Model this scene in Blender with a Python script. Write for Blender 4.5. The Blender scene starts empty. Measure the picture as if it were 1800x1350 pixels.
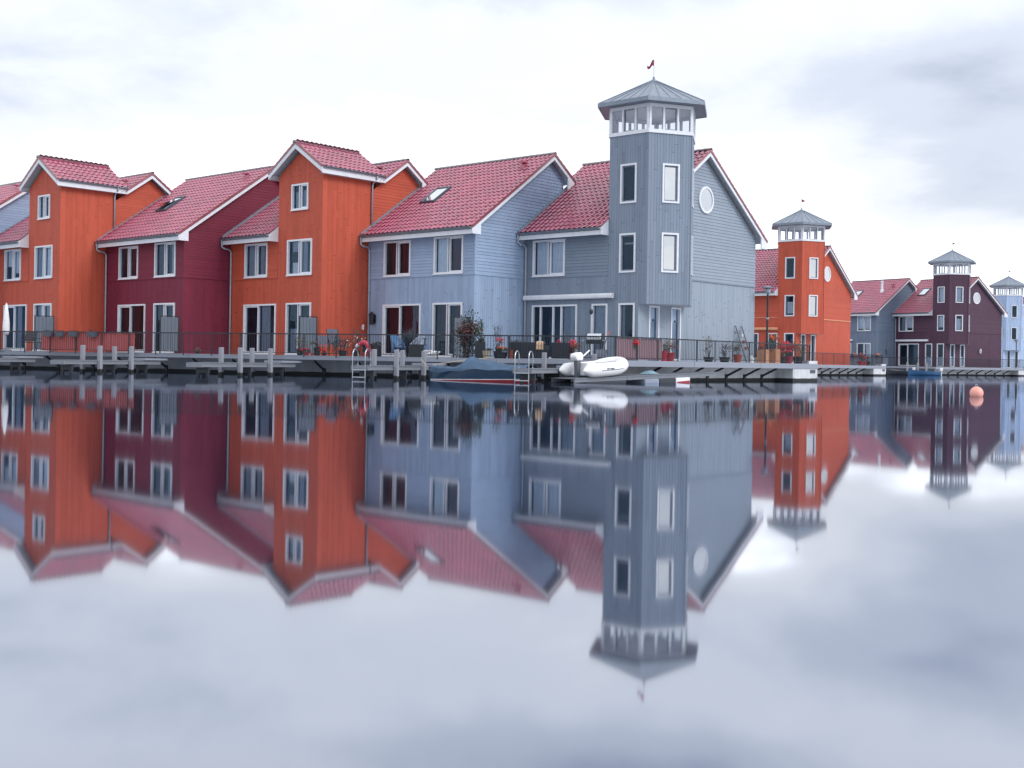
import bpy, bmesh, math, random
from mathutils import Matrix, Vector
R = math.radians
sc = bpy.context.scene
C = sc.collection

# ------------------------------------------------------------------ camera
cd = bpy.data.cameras.new('camera'); cam = bpy.data.objects.new('camera', cd); C.objects.link(cam)
cam.location = (0, 0, 0.67)
cam.rotation_euler = (Matrix.Rotation(R(90), 3, 'X') @ Matrix.Rotation(0.0162, 3, 'Z')).to_euler()
cd.sensor_width = 36; cd.lens = 36 * 2082.5 / 1800
cd.shift_x = -0.00036; cd.shift_y = -0.0225
cd.clip_start = 0.1; cd.clip_end = 6000
sc.camera = cam
sc.render.resolution_x = 1024; sc.render.resolution_y = 768

# ------------------------------------------------------------------ world, sun, exposure
SUN_EL, SUN_AZ = R(36), R(122)          # azimuth clockwise from +Y: to the right, behind the camera
w = bpy.data.worlds.new('World'); sc.world = w; w.use_nodes = True
nt = w.node_tree; nt.nodes.clear()
def N(tree, t, **k):
    n = tree.nodes.new(t)
    for a, b in k.items():
        if a == 'inp':
            for i, v in b.items(): n.inputs[i].default_value = v
        else: setattr(n, a, b)
    return n
def L(tree, a, b): tree.links.new(a, b)
def math_n(tree, op, a, b=None, c=None, clamp=False):
    n = N(tree, 'ShaderNodeMath', operation=op, use_clamp=clamp)
    for i, v in enumerate((a, b, c)):
        if v is None: continue
        if isinstance(v, (int, float)): n.inputs[i].default_value = v
        else: L(tree, v, n.inputs[i])
    return n.outputs[0]
def ramp(tree, fac, stops, interp='LINEAR'):
    n = N(tree, 'ShaderNodeValToRGB'); n.color_ramp.interpolation = interp
    e = n.color_ramp.elements
    while len(e) < len(stops): e.new(0.5)
    for q, (p_, c_) in zip(e, stops):
        q.position = p_; q.color = (*c_, 1) if len(c_) == 3 else c_
    L(tree, fac, n.inputs[0]); return n.outputs[0]
def mixc(tree, fac, a, b, mode='MIX'):
    n = N(tree, 'ShaderNodeMix', data_type='RGBA', blend_type=mode)
    for s, v in ((0, fac), (6, a), (7, b)):
        if isinstance(v, (int, float)): n.inputs[s].default_value = v
        elif isinstance(v, tuple): n.inputs[s].default_value = (*v, 1)
        else: L(tree, v, n.inputs[s])
    return n.outputs[2]

sky = N(nt, 'ShaderNodeTexSky', sky_type='NISHITA', sun_disc=False, sun_elevation=SUN_EL, sun_rotation=SUN_AZ)
tc = N(nt, 'ShaderNodeTexCoord')
sep = N(nt, 'ShaderNodeSeparateXYZ'); L(nt, tc.outputs['Generated'], sep.inputs[0])
X, Y, Z = sep.outputs
up = math_n(nt, 'MAXIMUM', Z, 0.0)
den = math_n(nt, 'ADD', up, 0.22)
cmb = N(nt, 'ShaderNodeCombineXYZ')
L(nt, math_n(nt, 'DIVIDE', X, den), cmb.inputs[0]); L(nt, math_n(nt, 'DIVIDE', Y, den), cmb.inputs[1]); L(nt, math_n(nt, 'MULTIPLY', Z, 1.5), cmb.inputs[2])
def wnoise(scale, det, off, rough=.55, dist=.3):
    mp = N(nt, 'ShaderNodeMapping', inp={'Location': off}); L(nt, cmb.outputs[0], mp.inputs[0])
    n = N(nt, 'ShaderNodeTexNoise', inp={'Scale': scale, 'Detail': det, 'Roughness': rough, 'Distortion': dist}); L(nt, mp.outputs[0], n.inputs['Vector'])
    return n.outputs['Fac']
n1 = wnoise(.9, 5, (3.1, 1.7, .4)); n2 = wnoise(2.4, 7, (7.3, 2.2, 1.1), .55); n3 = wnoise(1.5, 2.5, (1.3, 4.2, 2.1), .45, .6)
cl = math_n(nt, 'ADD', math_n(nt, 'MULTIPLY', n1, .48), math_n(nt, 'MULTIPLY', n2, .52))
def bank(ax, ex, wx, wz, amp):           # a heavier cloud bank round one direction of the sky, ragged by the noise
    d = Vector((math.sin(R(ax)) * math.cos(R(ex)), math.cos(R(ax)) * math.cos(R(ex)), math.sin(R(ex))))
    s = Vector((math.cos(R(ax)), -math.sin(R(ax)), 0)); u = s.cross(d)
    def dot(v):
        n = N(nt, 'ShaderNodeVectorMath', operation='DOT_PRODUCT'); L(nt, tc.outputs['Generated'], n.inputs[0]); n.inputs[1].default_value = v; return n.outputs['Value']
    a = math_n(nt, 'POWER', math_n(nt, 'ABSOLUTE', math_n(nt, 'DIVIDE', dot(s), math.sin(R(wx)))), 2)
    b = math_n(nt, 'POWER', math_n(nt, 'ABSOLUTE', math_n(nt, 'DIVIDE', dot(u), math.sin(R(wz)))), 2)
    r2 = math_n(nt, 'ADD', a, b)
    front = math_n(nt, 'GREATER_THAN', dot(d), 0.0)
    g = math_n(nt, 'EXPONENT', math_n(nt, 'MULTIPLY', r2, -1.0))
    return math_n(nt, 'MULTIPLY', math_n(nt, 'MULTIPLY', math_n(nt, 'MULTIPLY', g, amp), front), math_n(nt, 'MULTIPLY', math_n(nt, 'SUBTRACT', n3, .12), 2.6))
tot = cl
for b_ in ((21, 12.4, 11, 3.8, .17), (-22, 12.2, 9, 2.1, .24), (24, 7.6, 8, 1.7, .20), (-9, 6.5, 15, 5.0, -.30), (11, 7.5, 5, 5, -.16), (20, 3.4, 15, 3.0, -.30), (5, 19.4, 9, 2.2, .30)):
    tot = math_n(nt, 'ADD', tot, bank(*b_))
cloud = ramp(nt, tot, [(0.20, (1.75, 1.78, 1.84)), (0.38, (.95, .965, 1.0)), (0.52, (.80, .835, .91)), (0.68, (.61, .665, .77)), (0.90, (.40, .455, .57))], 'EASE')
grad = math_n(nt, 'ADD', 1.0, math_n(nt, 'MULTIPLY', up, 0.60))
cl3 = mixc(nt, 1.0, cloud, grad, 'MULTIPLY')
skyc = mixc(nt, 1.0, sky.outputs[0], (0.10, 0.10, 0.10), 'MULTIPLY')
fin = mixc(nt, 0.94, skyc, cl3)
bg = N(nt, 'ShaderNodeBackground', inp={'Strength': 1.0}); L(nt, fin, bg.inputs[0])
wo = N(nt, 'ShaderNodeOutputWorld'); L(nt, bg.outputs[0], wo.inputs[0])

sl = bpy.data.lights.new('sun', 'SUN'); sl.energy = 1.5; sl.angle = R(25); sl.color = (1, .985, .965)
so = bpy.data.objects.new('sun', sl); C.objects.link(so)
sdir = Vector((math.sin(SUN_AZ) * math.cos(SUN_EL), math.cos(SUN_AZ) * math.cos(SUN_EL), math.sin(SUN_EL)))
so.rotation_euler = sdir.to_track_quat('Z', 'Y').to_euler()

vs = sc.view_settings
vs.view_transform = 'Standard'; vs.look = 'None'; vs.gamma = 1; vs.exposure = 0.16; vs.use_curve_mapping = False

# ------------------------------------------------------------------ materials
MATS = {}
def base_mat(name):
    m = bpy.data.materials.new(name); m.use_nodes = True
    t = m.node_tree; p = t.nodes['Principled BSDF']; MATS[name] = m
    return m, t, p
def objnoise(t, scale, det=4, stretch=(1, 1, 1), rough=.55, gen=False):
    c_ = N(t, 'ShaderNodeTexCoord'); mp = N(t, 'ShaderNodeMapping', inp={'Scale': stretch})
    L(t, c_.outputs['Object'], mp.inputs[0])
    n = N(t, 'ShaderNodeTexNoise', inp={'Scale': scale, 'Detail': det, 'Roughness': rough}); L(t, mp.outputs[0], n.inputs['Vector'])
    return n.outputs['Fac']
def simple(name, col, rough=.5, metal=0, var=.12, scale=6, spec=.5, bump=0, coat=0):
    m, t, p = base_mat(name)
    f = objnoise(t, scale)
    lo = tuple(c * (1 - var) for c in col); hi = tuple(min(1, c * (1 + var)) for c in col)
    L(t, ramp(t, f, [(.3, lo), (.7, hi)]), p.inputs['Base Color'])
    p.inputs['Roughness'].default_value = rough; p.inputs['Metallic'].default_value = metal
    p.inputs['Specular IOR Level'].default_value = spec; p.inputs['Coat Weight'].default_value = coat
    if bump:
        b = N(t, 'ShaderNodeBump', inp={'Strength': bump, 'Distance': .01}); L(t, objnoise(t, scale * 6), b.inputs['Height']); L(t, b.outputs[0], p.inputs['Normal'])
    return m
def wood(name, col, dark=.72, streak=.35, rough=.62, horiz=False, knots=True, tint=.22, wet=False):
    """painted or stained boards: each board its own tint, grain streaks, a few knots, weathering"""
    m, t, p = base_mat(name)
    g = N(t, 'ShaderNodeNewGeometry')
    rnd = g.outputs['Random Per Island']
    st = (1.2, 1.2, 22) if horiz else (22, 22, 1.2)
    grain = objnoise(t, 1.6, 5, st, .62)
    big = objnoise(t, .55, 4, (1, 1, .6))
    blot = objnoise(t, 2.3, 5, (1, 1, 1) if horiz else (1.4, 1.4, .5))
    v = math_n(t, 'ADD', math_n(t, 'MULTIPLY', rnd, tint), math_n(t, 'MULTIPLY', grain, streak))
    v = math_n(t, 'ADD', v, math_n(t, 'MULTIPLY', big, .30)); v = math_n(t, 'ADD', v, math_n(t, 'MULTIPLY', blot, .25))
    lo = tuple(c * dark for c in col); hi = tuple(min(1, c * 1.10 + .012) for c in col)
    c1 = ramp(t, v, [(.30, lo), (.52, col), (.80, hi)])
    if knots:
        tcn = N(t, 'ShaderNodeTexCoord'); vo = N(t, 'ShaderNodeTexVoronoi', inp={'Scale': 1.7, 'Randomness': 1.0})
        mp = N(t, 'ShaderNodeMapping', inp={'Scale': (1, 1, 2.2) if horiz else (2.2, 2.2, 1)}); L(t, tcn.outputs['Object'], mp.inputs[0]); L(t, mp.outputs[0], vo.inputs['Vector'])
        k = ramp(t, vo.outputs['Distance'], [(.035, (1, 1, 1)), (.075, (0, 0, 0))])
        c1 = mixc(t, math_n(t, 'MULTIPLY', k, .45), c1, tuple(c * .35 for c in col))
    if wet:                                                   # dark weed line at the water
        gz = N(t, 'ShaderNodeSeparateXYZ'); L(t, g.outputs['Position'], gz.inputs[0])
        wl_ = math_n(t, 'LESS_THAN', math_n(t, 'ADD', gz.outputs[2], math_n(t, 'MULTIPLY', blot, .16)), .15)
        c1 = mixc(t, wl_, c1, (.020, .024, .022))
    L(t, c1, p.inputs['Base Color'])
    p.inputs['Roughness'].default_value = rough; p.inputs['Specular IOR Level'].default_value = .35
    b = N(t, 'ShaderNodeBump', inp={'Strength': .25, 'Distance': .006}); L(t, grain, b.inputs['Height']); L(t, b.outputs[0], p.inputs['Normal'])
    return m
WALLC = dict(orange=(.43, .077, .042), maroon=(.165, .018, .042), lightblue=(.285, .372, .515), grey=(.160, .198, .256), greypale_sunlit=(.25, .296, .36), slate=(.135, .175, .245), purple=(.070, .031, .058), palebl=(.36, .46, .64))  # pale gable grey: bleached boards, plus stronger sun put into the colour
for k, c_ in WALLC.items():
    f_ = dict(lightblue=1.06, greypale_sunlit=1.0).get(k, 1.12); c_ = tuple(q * f_ for q in c_)
    s_ = dict(grey=.50, greypale_sunlit=.55, slate=.3, orange=.30).get(k, .22)
    wood('boards_' + k, c_, streak=s_, knots=k in ('grey', 'greypale_sunlit', 'orange', 'lightblue'), dark=.74 if k[:4] != 'grey' else .66, tint=.15 if k[:4] != 'grey' else .42)
    wood('siding_' + k, c_, streak=s_, horiz=True, knots=k in ('grey', 'greypale_sunlit', 'orange'), dark=.80, tint=.14)
simple('white_paint', (.72, .74, .785), .45, var=.05)
simple('white_trim', (.69, .715, .765), .5, var=.07, scale=3)
simple('ceiling_white', (.90, .92, .95), .7, var=.02)
simple('soffit', (.58, .61, .66), .6, var=.06)
simple('zinc', (.20, .24, .29), .42, metal=.55, var=.15)
simple('zinc_roof', (.22, .26, .315), .45, metal=.45, var=.12, scale=3)
simple('pipe_grey', (.34, .38, .44), .45, metal=.3, var=.1)
simple('lead', (.25, .28, .33), .55, metal=.2, var=.2)
simple('dark_frame', (.062, .075, .098), .4, var=.1)
simple('sash_grey', (.16, .19, .25), .45, var=.1)
simple('room_dark', (.075, .105, .155), .9, var=.3, scale=2)
simple('curtain_white', (.78, .80, .83), .9, var=.06)
simple('curtain_grey', (.36, .41, .48), .9, var=.1)
simple('reflection_red', (.085, .008, .024), .9, var=.15)  # red sheets behind panes: reflected red houses put in as colour
simple('blind_reflection', (.70, .74, .82), .8, var=.03)  # white sheets behind panes; on tower right faces reflected sky put in as colour
simple('black_metal', (.028, .034, .045), .45, metal=.3, var=.2)
simple('steel', (.50, .53, .57), .22, metal=1, var=.05)
simple('flag_red', (.22, .02, .05), .8)
simple('rubber_white', (.78, .78, .79), .42, var=.04)
simple('grey_strip', (.16, .18, .21), .6)
simple('motor_grey', (.10, .11, .13), .4)
simple('tarp', (.040, .085, .15), .72, var=.22, scale=3, bump=.4)
simple('tarp_pale', (.16, .26, .32), .75, var=.3, scale=5, bump=.5)
simple('hull_blue', (.005, .034, .08), .22, var=.15, coat=.4)
simple('boat_blue', (.035, .12, .26), .4, var=.2)
simple('boat_white', (.75, .77, .80), .35)
simple('antifoul', (.30, .022, .035), .6)
simple('buoy_pink', (.80, .36, .29), .45, var=.08)
simple('rattan', (.026, .030, .042), .75, var=.3, scale=40, bump=.4)
simple('plastic_dark', (.022, .026, .034), .5)
simple('terracotta', (.38, .07, .04), .7, var=.2)
simple('pot_red', (.40, .03, .05), .35)
simple('pot_beige', (.46, .40, .30), .7)
simple('pot_white', (.72, .73, .74), .5)
simple('cushion_red', (.36, .025, .06), .9)
simple('cushion_tan', (.62, .42, .28), .9, var=.25, scale=14)
simple('blue_plastic', (.06, .14, .28), .4)
simple('grey_plastic', (.24, .28, .36), .5)
simple('red_float', (.55, .07, .07), .5, var=.3, scale=14)
simple('box_wood', (.62, .30, .17), .6, var=.12)
simple('rope', (.42, .38, .30), .9)
simple('float_dark', (.028, .034, .045), .6)
simple('flower_red', (.55, .02, .045), .7); simple('flower_orange', (.62, .13, .04), .7); simple('flower_pink', (.62, .06, .14), .7); simple('flower_white', (.75, .75, .76), .8)
wood('screen_red', (.52, .125, .12), dark=.7, streak=.4, knots=False)
wood('screen_mixed', (.27, .17, .20), dark=.6, streak=.7, knots=False)
wood('screen_grey', (.115, .14, .18), dark=.65, streak=.5, knots=False)
wood('old_wood', (.165, .18, .21), dark=.55, streak=.6, knots=True)
wood('post_wood', (.23, .235, .27), dark=.55, streak=.8, knots=False, wet=True)
wood('beam_wood', (.24, .265, .32), dark=.66, streak=.5, horiz=True, knots=False)
wood('deck_wood', (.25, .26, .28), dark=.7, streak=.4, horiz=True, knots=False)
def leafmat(name, col, rough=.55):
    m, t, p = base_mat(name)
    g = N(t, 'ShaderNodeNewGeometry')
    lo = tuple(c * .45 for c in col); hi = tuple(c * 1.5 for c in col)
    L(t, ramp(t, g.outputs['Random Per Island'], [(0, lo), (.5, col), (1, hi)]), p.inputs['Base Color'])
    p.inputs['Roughness'].default_value = rough; p.inputs['Specular IOR Level'].default_value = .3
leafmat('leaf_green', (.045, .075, .042)); leafmat('leaf_dark', (.030, .045, .045)); leafmat('leaf_red', (.12, .048, .048)); leafmat('leaf_dry', (.13, .11, .08)); leafmat('leaf_blue', (.07, .085, .11))
simple('stem', (.07, .05, .04), .9)

def tile_mat(name, col, rough):
    m, t, p = base_mat(name)
    oi = N(t, 'ShaderNodeObjectInfo'); g = N(t, 'ShaderNodeNewGeometry')
    rnd = math_n(t, 'FRACT', math_n(t, 'ADD', oi.outputs['Random'], g.outputs['Random Per Island']))
    tcn = N(t, 'ShaderNodeTexCoord')
    nz = N(t, 'ShaderNodeTexNoise', inp={'Scale': .9, 'Detail': 4}); L(t, g.outputs['Position'], nz.inputs['Vector'])
    v = math_n(t, 'ADD', math_n(t, 'MULTIPLY', rnd, .45), math_n(t, 'MULTIPLY', nz.outputs['Fac'], .55))
    L(t, ramp(t, v, [(.2, tuple(c * .72 for c in col)), (.5, col), (.85, tuple(c * 1.22 for c in col))]), p.inputs['Base Color'])
    p.inputs['Roughness'].default_value = rough; p.inputs['Specular IOR Level'].default_value = .9
    p.inputs['Coat Weight'].default_value = .9; p.inputs['Coat Roughness'].default_value = .2; p.inputs['Coat IOR'].default_value = 1.6
tile_mat('tile_red', (.30, .022, .075), .45)
tile_mat('tile_edge', (.24, .03, .05), .5)
tile_mat('ridge_dark', (.105, .075, .095), .6)

def glass(name, tint, refl, rough=.02, gcol=(.50, .74, 1.0)):
    m = bpy.data.materials.new(name); m.use_nodes = True; MATS[name] = m
    t = m.node_tree; t.nodes.clear()
    o = N(t, 'ShaderNodeOutputMaterial'); tr = N(t, 'ShaderNodeBsdfTransparent', inp={'Color': (*tint, 1)}); gl = N(t, 'ShaderNodeBsdfGlossy', inp={'Color': (*gcol, 1), 'Roughness': rough})
    fr = N(t, 'ShaderNodeFresnel', inp={'IOR': 1.5}); mx = N(t, 'ShaderNodeMixShader')
    wob = N(t, 'ShaderNodeBump', inp={'Strength': .05, 'Distance': .05}); L(t, objnoise(t, 1.4, 1), wob.inputs['Height']); L(t, wob.outputs[0], gl.inputs['Normal'])
    L(t, math_n(t, 'ADD', fr.outputs[0], refl, clamp=True), mx.inputs[0])
    L(t, tr.outputs[0], mx.inputs[1]); L(t, gl.outputs[0], mx.inputs[2]); L(t, mx.outputs[0], o.inputs[0])
glass('glass', (.84, .88, .92), .022); glass('glass_sky', (.6, .68, .76), .66, gcol=(.96, .98, 1)); glass('glass_coated', (.55, .62, .70), .55, gcol=(.95, .98, 1)); glass('glass_clear', (.93, .95, .98), .0, gcol=(.9, .95, 1))

def concrete(name, col):
    m, t, p = base_mat(name)
    g = N(t, 'ShaderNodeNewGeometry'); s = N(t, 'ShaderNodeSeparateXYZ'); L(t, g.outputs['Position'], s.inputs[0])
    nz = N(t, 'ShaderNodeTexNoise', inp={'Scale': 1.5, 'Detail': 6}); L(t, g.outputs['Position'], nz.inputs['Vector'])
    mp = N(t, 'ShaderNodeMapping', inp={'Scale': (6, 6, .6)}); L(t, g.outputs['Position'], mp.inputs[0])
    ns = N(t, 'ShaderNodeTexNoise', inp={'Scale': 1.2, 'Detail': 4}); L(t, mp.outputs[0], ns.inputs['Vector'])
    v = math_n(t, 'ADD', math_n(t, 'MULTIPLY', nz.outputs['Fac'], .6), math_n(t, 'MULTIPLY', ns.outputs['Fac'], .4))
    c1 = ramp(t, v, [(.3, tuple(c * .72 for c in col)), (.7, tuple(c * 1.1 for c in col))])
    weed = math_n(t, 'LESS_THAN', math_n(t, 'ADD', s.outputs[2], math_n(t, 'MULTIPLY', nz.outputs['Fac'], .06)), .10)
    L(t, mixc(t, weed, c1, (.018, .022, .022)), p.inputs['Base Color']); p.inputs['Roughness'].default_value = .8
concrete('concrete', (.30, .33, .39)); concrete('concrete_light', (.62, .64, .67))

# water: still, slightly rough (long exposure)
m = bpy.data.materials.new('water'); m.use_nodes = True; MATS['water'] = m
t = m.node_tree; t.nodes.clear()
o = N(t, 'ShaderNodeOutputMaterial')
df = N(t, 'ShaderNodeBsdfDiffuse', inp={'Color': (.009, .015, .028, 1)})
gl = N(t, 'ShaderNodeBsdfGlossy', inp={'Color': (.89, .925, 1, 1), 'Roughness': .040})
lw = N(t, 'ShaderNodeLayerWeight', inp={'Blend': .5})
fac = ramp(t, lw.outputs['Facing'], [(0, (.03,) * 3), (.55, (.36,) * 3), (.71, (.60,) * 3), (.83, (.66,) * 3), (.92, (.69,) * 3), (.97, (.77,) * 3), (1, (.90,) * 3)])
mx = N(t, 'ShaderNodeMixShader'); L(t, fac, mx.inputs[0]); L(t, df.outputs[0], mx.inputs[1]); L(t, gl.outputs[0], mx.inputs[2]); L(t, mx.outputs[0], o.inputs[0])
g_ = N(t, 'ShaderNodeNewGeometry'); nz = N(t, 'ShaderNodeTexNoise', inp={'Scale': .35, 'Detail': 2, 'Roughness': .4}); L(t, g_.outputs['Position'], nz.inputs['Vector'])
bp = N(t, 'ShaderNodeBump', inp={'Strength': .035, 'Distance': .05}); L(t, nz.outputs['Fac'], bp.inputs['Height']); L(t, bp.outputs[0], gl.inputs['Normal'])

# ------------------------------------------------------------------ mesh helpers
class MB:
    def __init__(s): s.v = []; s.f = []
    def face(s, pts):
        i = len(s.v); s.v += [tuple(p) for p in pts]; s.f.append(tuple(range(i, i + len(pts)))); return s
    def hexa(s, p):                                  # 8 points: bottom ring then top ring
        i = len(s.v); s.v += [tuple(q) for q in p]
        for f in ((0, 3, 2, 1), (4, 5, 6, 7), (0, 1, 5, 4), (1, 2, 6, 5), (2, 3, 7, 6), (3, 0, 4, 7)): s.f.append(tuple(i + k for k in f))
        return s
    def box(s, x0, x1, y0, y1, z0, z1):
        return s.hexa([(x0, y0, z0), (x1, y0, z0), (x1, y1, z0), (x0, y1, z0), (x0, y0, z1), (x1, y0, z1), (x1, y1, z1), (x0, y1, z1)])
    def mbox(s, m, a0, a1, d0, d1, z0, z1):           # box on a wall map m(a, d, z), d outward
        return s.hexa([m(a0, d1, z0), m(a1, d1, z0), m(a1, d0, z0), m(a0, d0, z0), m(a0, d1, z1), m(a1, d1, z1), m(a1, d0, z1), m(a0, d0, z1)])
    def prism(s, poly, h0, h1, m=lambda x, y, h: (x, y, h)):   # polygon extruded
        n = len(poly); i = len(s.v)
        s.v += [m(x, y, h0) for x, y in poly] + [m(x, y, h1) for x, y in poly]
        s.f.append(tuple(i + k for k in reversed(range(n)))); s.f.append(tuple(i + n + k for k in range(n)))
        for k in range(n): s.f.append((i + k, i + (k + 1) % n, i + n + (k + 1) % n, i + n + k))
        return s
    def tube(s, path, r, n=8, cap=True):
        path = [Vector(p) for p in path]; rs = r if isinstance(r, (list, tuple)) else [r] * len(path)
        i0 = len(s.v); prev = None
        for k, p in enumerate(path):
            a = path[max(0, k - 1)]; b = path[min(len(path) - 1, k + 1)]; d = (b - a).normalized()
            if prev is None: prev = Vector((0, 0, 1)) if abs(d.z) < .9 else Vector((1, 0, 0))
            e1 = (prev - d * prev.dot(d)).normalized(); e2 = d.cross(e1); prev = e1
            for j in range(n):
                q = 2 * math.pi * j / n; s.v.append(tuple(p + (e1 * math.cos(q) + e2 * math.sin(q)) * rs[k]))
        for k in range(len(path) - 1):
            for j in range(n):
                a = i0 + k * n + j; b = i0 + k * n + (j + 1) % n; s.f.append((a, b, b + n, a + n))
        if cap:
            s.f.append(tuple(i0 + j for j in reversed(range(n)))); s.f.append(tuple(i0 + (len(path) - 1) * n + j for j in range(n)))
        return s
    def lathe(s, prof, n=16, c=(0, 0)):
        i0 = len(s.v)
        for r, z in prof:
            for j in range(n):
                q = 2 * math.pi * j / n; s.v.append((c[0] + r * math.cos(q), c[1] + r * math.sin(q), z))
        for k in range(len(prof) - 1):
            for j in range(n):
                a = i0 + k * n + j; b = i0 + k * n + (j + 1) % n; s.f.append((a, b, b + n, a + n))
        s.f.append(tuple(i0 + j for j in reversed(range(n)))); s.f.append(tuple(i0 + (len(prof) - 1) * n + j for j in range(n)))
        return s
    def add(s, verts, faces, M):
        i = len(s.v); s.v += [tuple(M @ Vector(q)) for q in verts]; s.f += [tuple(i + k for k in f) for f in faces]
    def build(s, name, mat, parent=None, kind=None, smooth=False, label=None, bevel=0):
        me = bpy.data.meshes.new(name); me.from_pydata(s.v, [], s.f); me.update()
        if smooth:
            me.polygons.foreach_set('use_smooth', [True] * len(me.polygons))
        ob = bpy.data.objects.new(name, me); C.objects.link(ob); me.materials.append(MATS[mat])
        if parent: ob.parent = parent
        if kind: ob['kind'] = kind
        if label: ob['label'] = label
        if bevel:
            b = ob.modifiers.new('bevel', 'BEVEL'); b.width = bevel; b.segments = 2; b.limit_method = 'ANGLE'
        return ob
def thing(name, label, cat, loc, rz=0, group=None):
    e = bpy.data.objects.new(name, None); C.objects.link(e); e.empty_display_size = .2
    e.location = loc; e.rotation_euler = (0, 0, rz); e['label'] = label; e['category'] = cat
    if group: e['group'] = group
    return e
def tag(ob, label, cat, group=None):
    ob['label'] = label; ob['category'] = cat
    if group: ob['group'] = group
    return ob

# ------------------------------------------------------------------ site frames
ZD, ZW = 0.75, -0.05                         # deck level, water level
PHI = 0.7199
Uv = Vector((math.cos(PHI), -math.sin(PHI), 0)); Vv = Vector((math.sin(PHI), math.cos(PHI), 0))
H5 = Vector((-1.661, 50.496, 0)); SD = Vector((.94117, -.33793, 0)); IN = Vector((.33793, .94117, 0)); QROT = math.atan2(SD.y, SD.x)
def Q(t, y, z=ZD): p = H5 + SD * t + IN * y; return Vector((p.x, p.y, z))       # along the quay, inland, height
def uv(u, v, z=ZD): p = Uv * u + Vv * v; return Vector((p.x, p.y, z))
U6, V6 = -27.930, 40.116

# water
wm = MB(); wm.face([(-3000, -300, 0), (3000, -300, 0), (3000, 5000, 0), (-3000, 5000, 0)])
wo_ = wm.build('water', 'water', kind='structure'); wo_.location.z = ZW

# ------------------------------------------------------------------ cladding
def intervals(lo, hi, cuts):
    out = []; c = lo
    for a, b in sorted(cuts):
        if b <= c or a >= hi: continue
        if a > c: out.append((c, min(a, hi)))
        c = max(c, b)
    if c < hi: out.append((c, hi))
    return [(a, b) for a, b in out if b - a > .004]
GROOVE = [.01]
def clad_v(mb, m, a0, a1, z0, ztop, holes=(), pitch=.13, dep=None):
    zt = ztop if callable(ztop) else (lambda a: ztop)
    zb = z0 if callable(z0) else (lambda a: z0)
    dep = GROOVE[0] if dep is None else dep
    n = max(1, round((a1 - a0) / pitch)); pw = (a1 - a0) / n
    for i in range(n):
        b0 = a0 + i * pw; b1 = b0 + pw
        ed = sorted({b0, b1, *[h[k] for h in holes for k in (0, 1) if b0 + .003 < h[k] < b1 - .003]})
        for s0, s1 in zip(ed[:-1], ed[1:]):
            mid = (s0 + s1) / 2
            cuts = [(h[2], h[3]) for h in holes if h[0] < mid < h[1]]
            top = max(zt(s0), zt(s1))
            pieces = []
            rj = random.Random(i * 91 + int(abs(a0) * 10))
            joints = [rj.uniform(.4, 3.2) + k * rj.uniform(2.4, 3.6) for k in range(4)]
            for q0, q1 in intervals(min(zb(s0), zb(s1)), top, cuts):
                js = [j for j in joints if q0 + .25 < j < min(q1, zt(s0), zt(s1)) - .25] if q1 - q0 > .6 else []
                ee = [q0] + sorted(js) + [q1]
                for e0, e1 in zip(ee[:-1], ee[1:]): pieces.append((e0 + (.005 if e0 != q0 else 0), e1 - (.005 if e1 != q1 else 0)))
            for q0, q1 in pieces:
                def T(a, q): return min(q, zt(a)) if q >= top - 1e-6 else min(q, zt(a))
                def B(a, q): return max(q, zb(a))
                l, r_ = (.005 if s0 == b0 else 0), (.005 if s1 == b1 else 0)
                pr = [(s0, 0 if l else dep)] + ([(s0 + l, dep)] if l else []) + ([(s1 - r_, dep)] if r_ else []) + [(s1, 0 if r_ else dep)]
                i0 = len(mb.v)
                for a, d in pr: mb.v.append(m(a, d, B(a, q0))); mb.v.append(m(a, d, T(a, q1)))
                for k in range(len(pr) - 1): mb.f.append((i0 + 2 * k, i0 + 2 * k + 2, i0 + 2 * k + 3, i0 + 2 * k + 1))
def clad_h(mb, m, aL, aR, z0, z1, holes=(), pitch=.14):
    fl = aL if callable(aL) else (lambda z: aL)
    fr = aR if callable(aR) else (lambda z: aR)
    n = max(1, round((z1 - z0) / pitch)); ph = (z1 - z0) / n
    for i in range(n):
        b0 = z0 + i * ph; b1 = b0 + ph
        ed = sorted({b0, b1, *[h[k] for h in holes for k in (2, 3) if b0 + .003 < h[k] < b1 - .003]})
        for s0, s1 in zip(ed[:-1], ed[1:]):
            mid = (s0 + s1) / 2
            lap = .020 if GROOVE[0] > .005 else .012
            d0 = .004 + lap - lap * (s0 - b0) / ph; d1 = .004 + lap - lap * (s1 - b0) / ph
            cuts = [(h[0], h[1]) for h in holes if h[2] < mid < h[3]]
            lo, hi = min(fl(s0), fl(s1)), max(fr(s0), fr(s1))
            for q0, q1 in intervals(lo, hi, cuts):
                def A(q, z):
                    v = min(max(q, fl(z)), fr(z)) if fl(z) <= fr(z) else (fl(z) + fr(z)) / 2
                    return v
                # butt joints so that no board runs the whole wall
                js = [q0]
                if q1 - q0 > 3.2 and mid < z1: js.append(q0 + (q1 - q0) * (.28 + .44 * ((i * 37) % 11) / 10))
                js.append(q1)
                for e0, e1 in zip(js[:-1], js[1:]):
                    g0 = 0 if e0 == q0 else .004
                    i0 = len(mb.v)
                    mb.v += [m(A(e0, s0) + g0, d0, s0), m(A(e1, s0), d0, s0), m(A(e1, s1), d1, s1), m(A(e0, s1) + g0, d1, s1)]
                    mb.f.append((i0, i0 + 1, i0 + 2, i0 + 3))
                    if s0 == b0:
                        mb.v += [m(A(e0, s0) + g0, .004, s0), m(A(e1, s0), .004, s0)]
                        mb.f.append((i0 + 4, i0 + 5, i0 + 1, i0))

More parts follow.
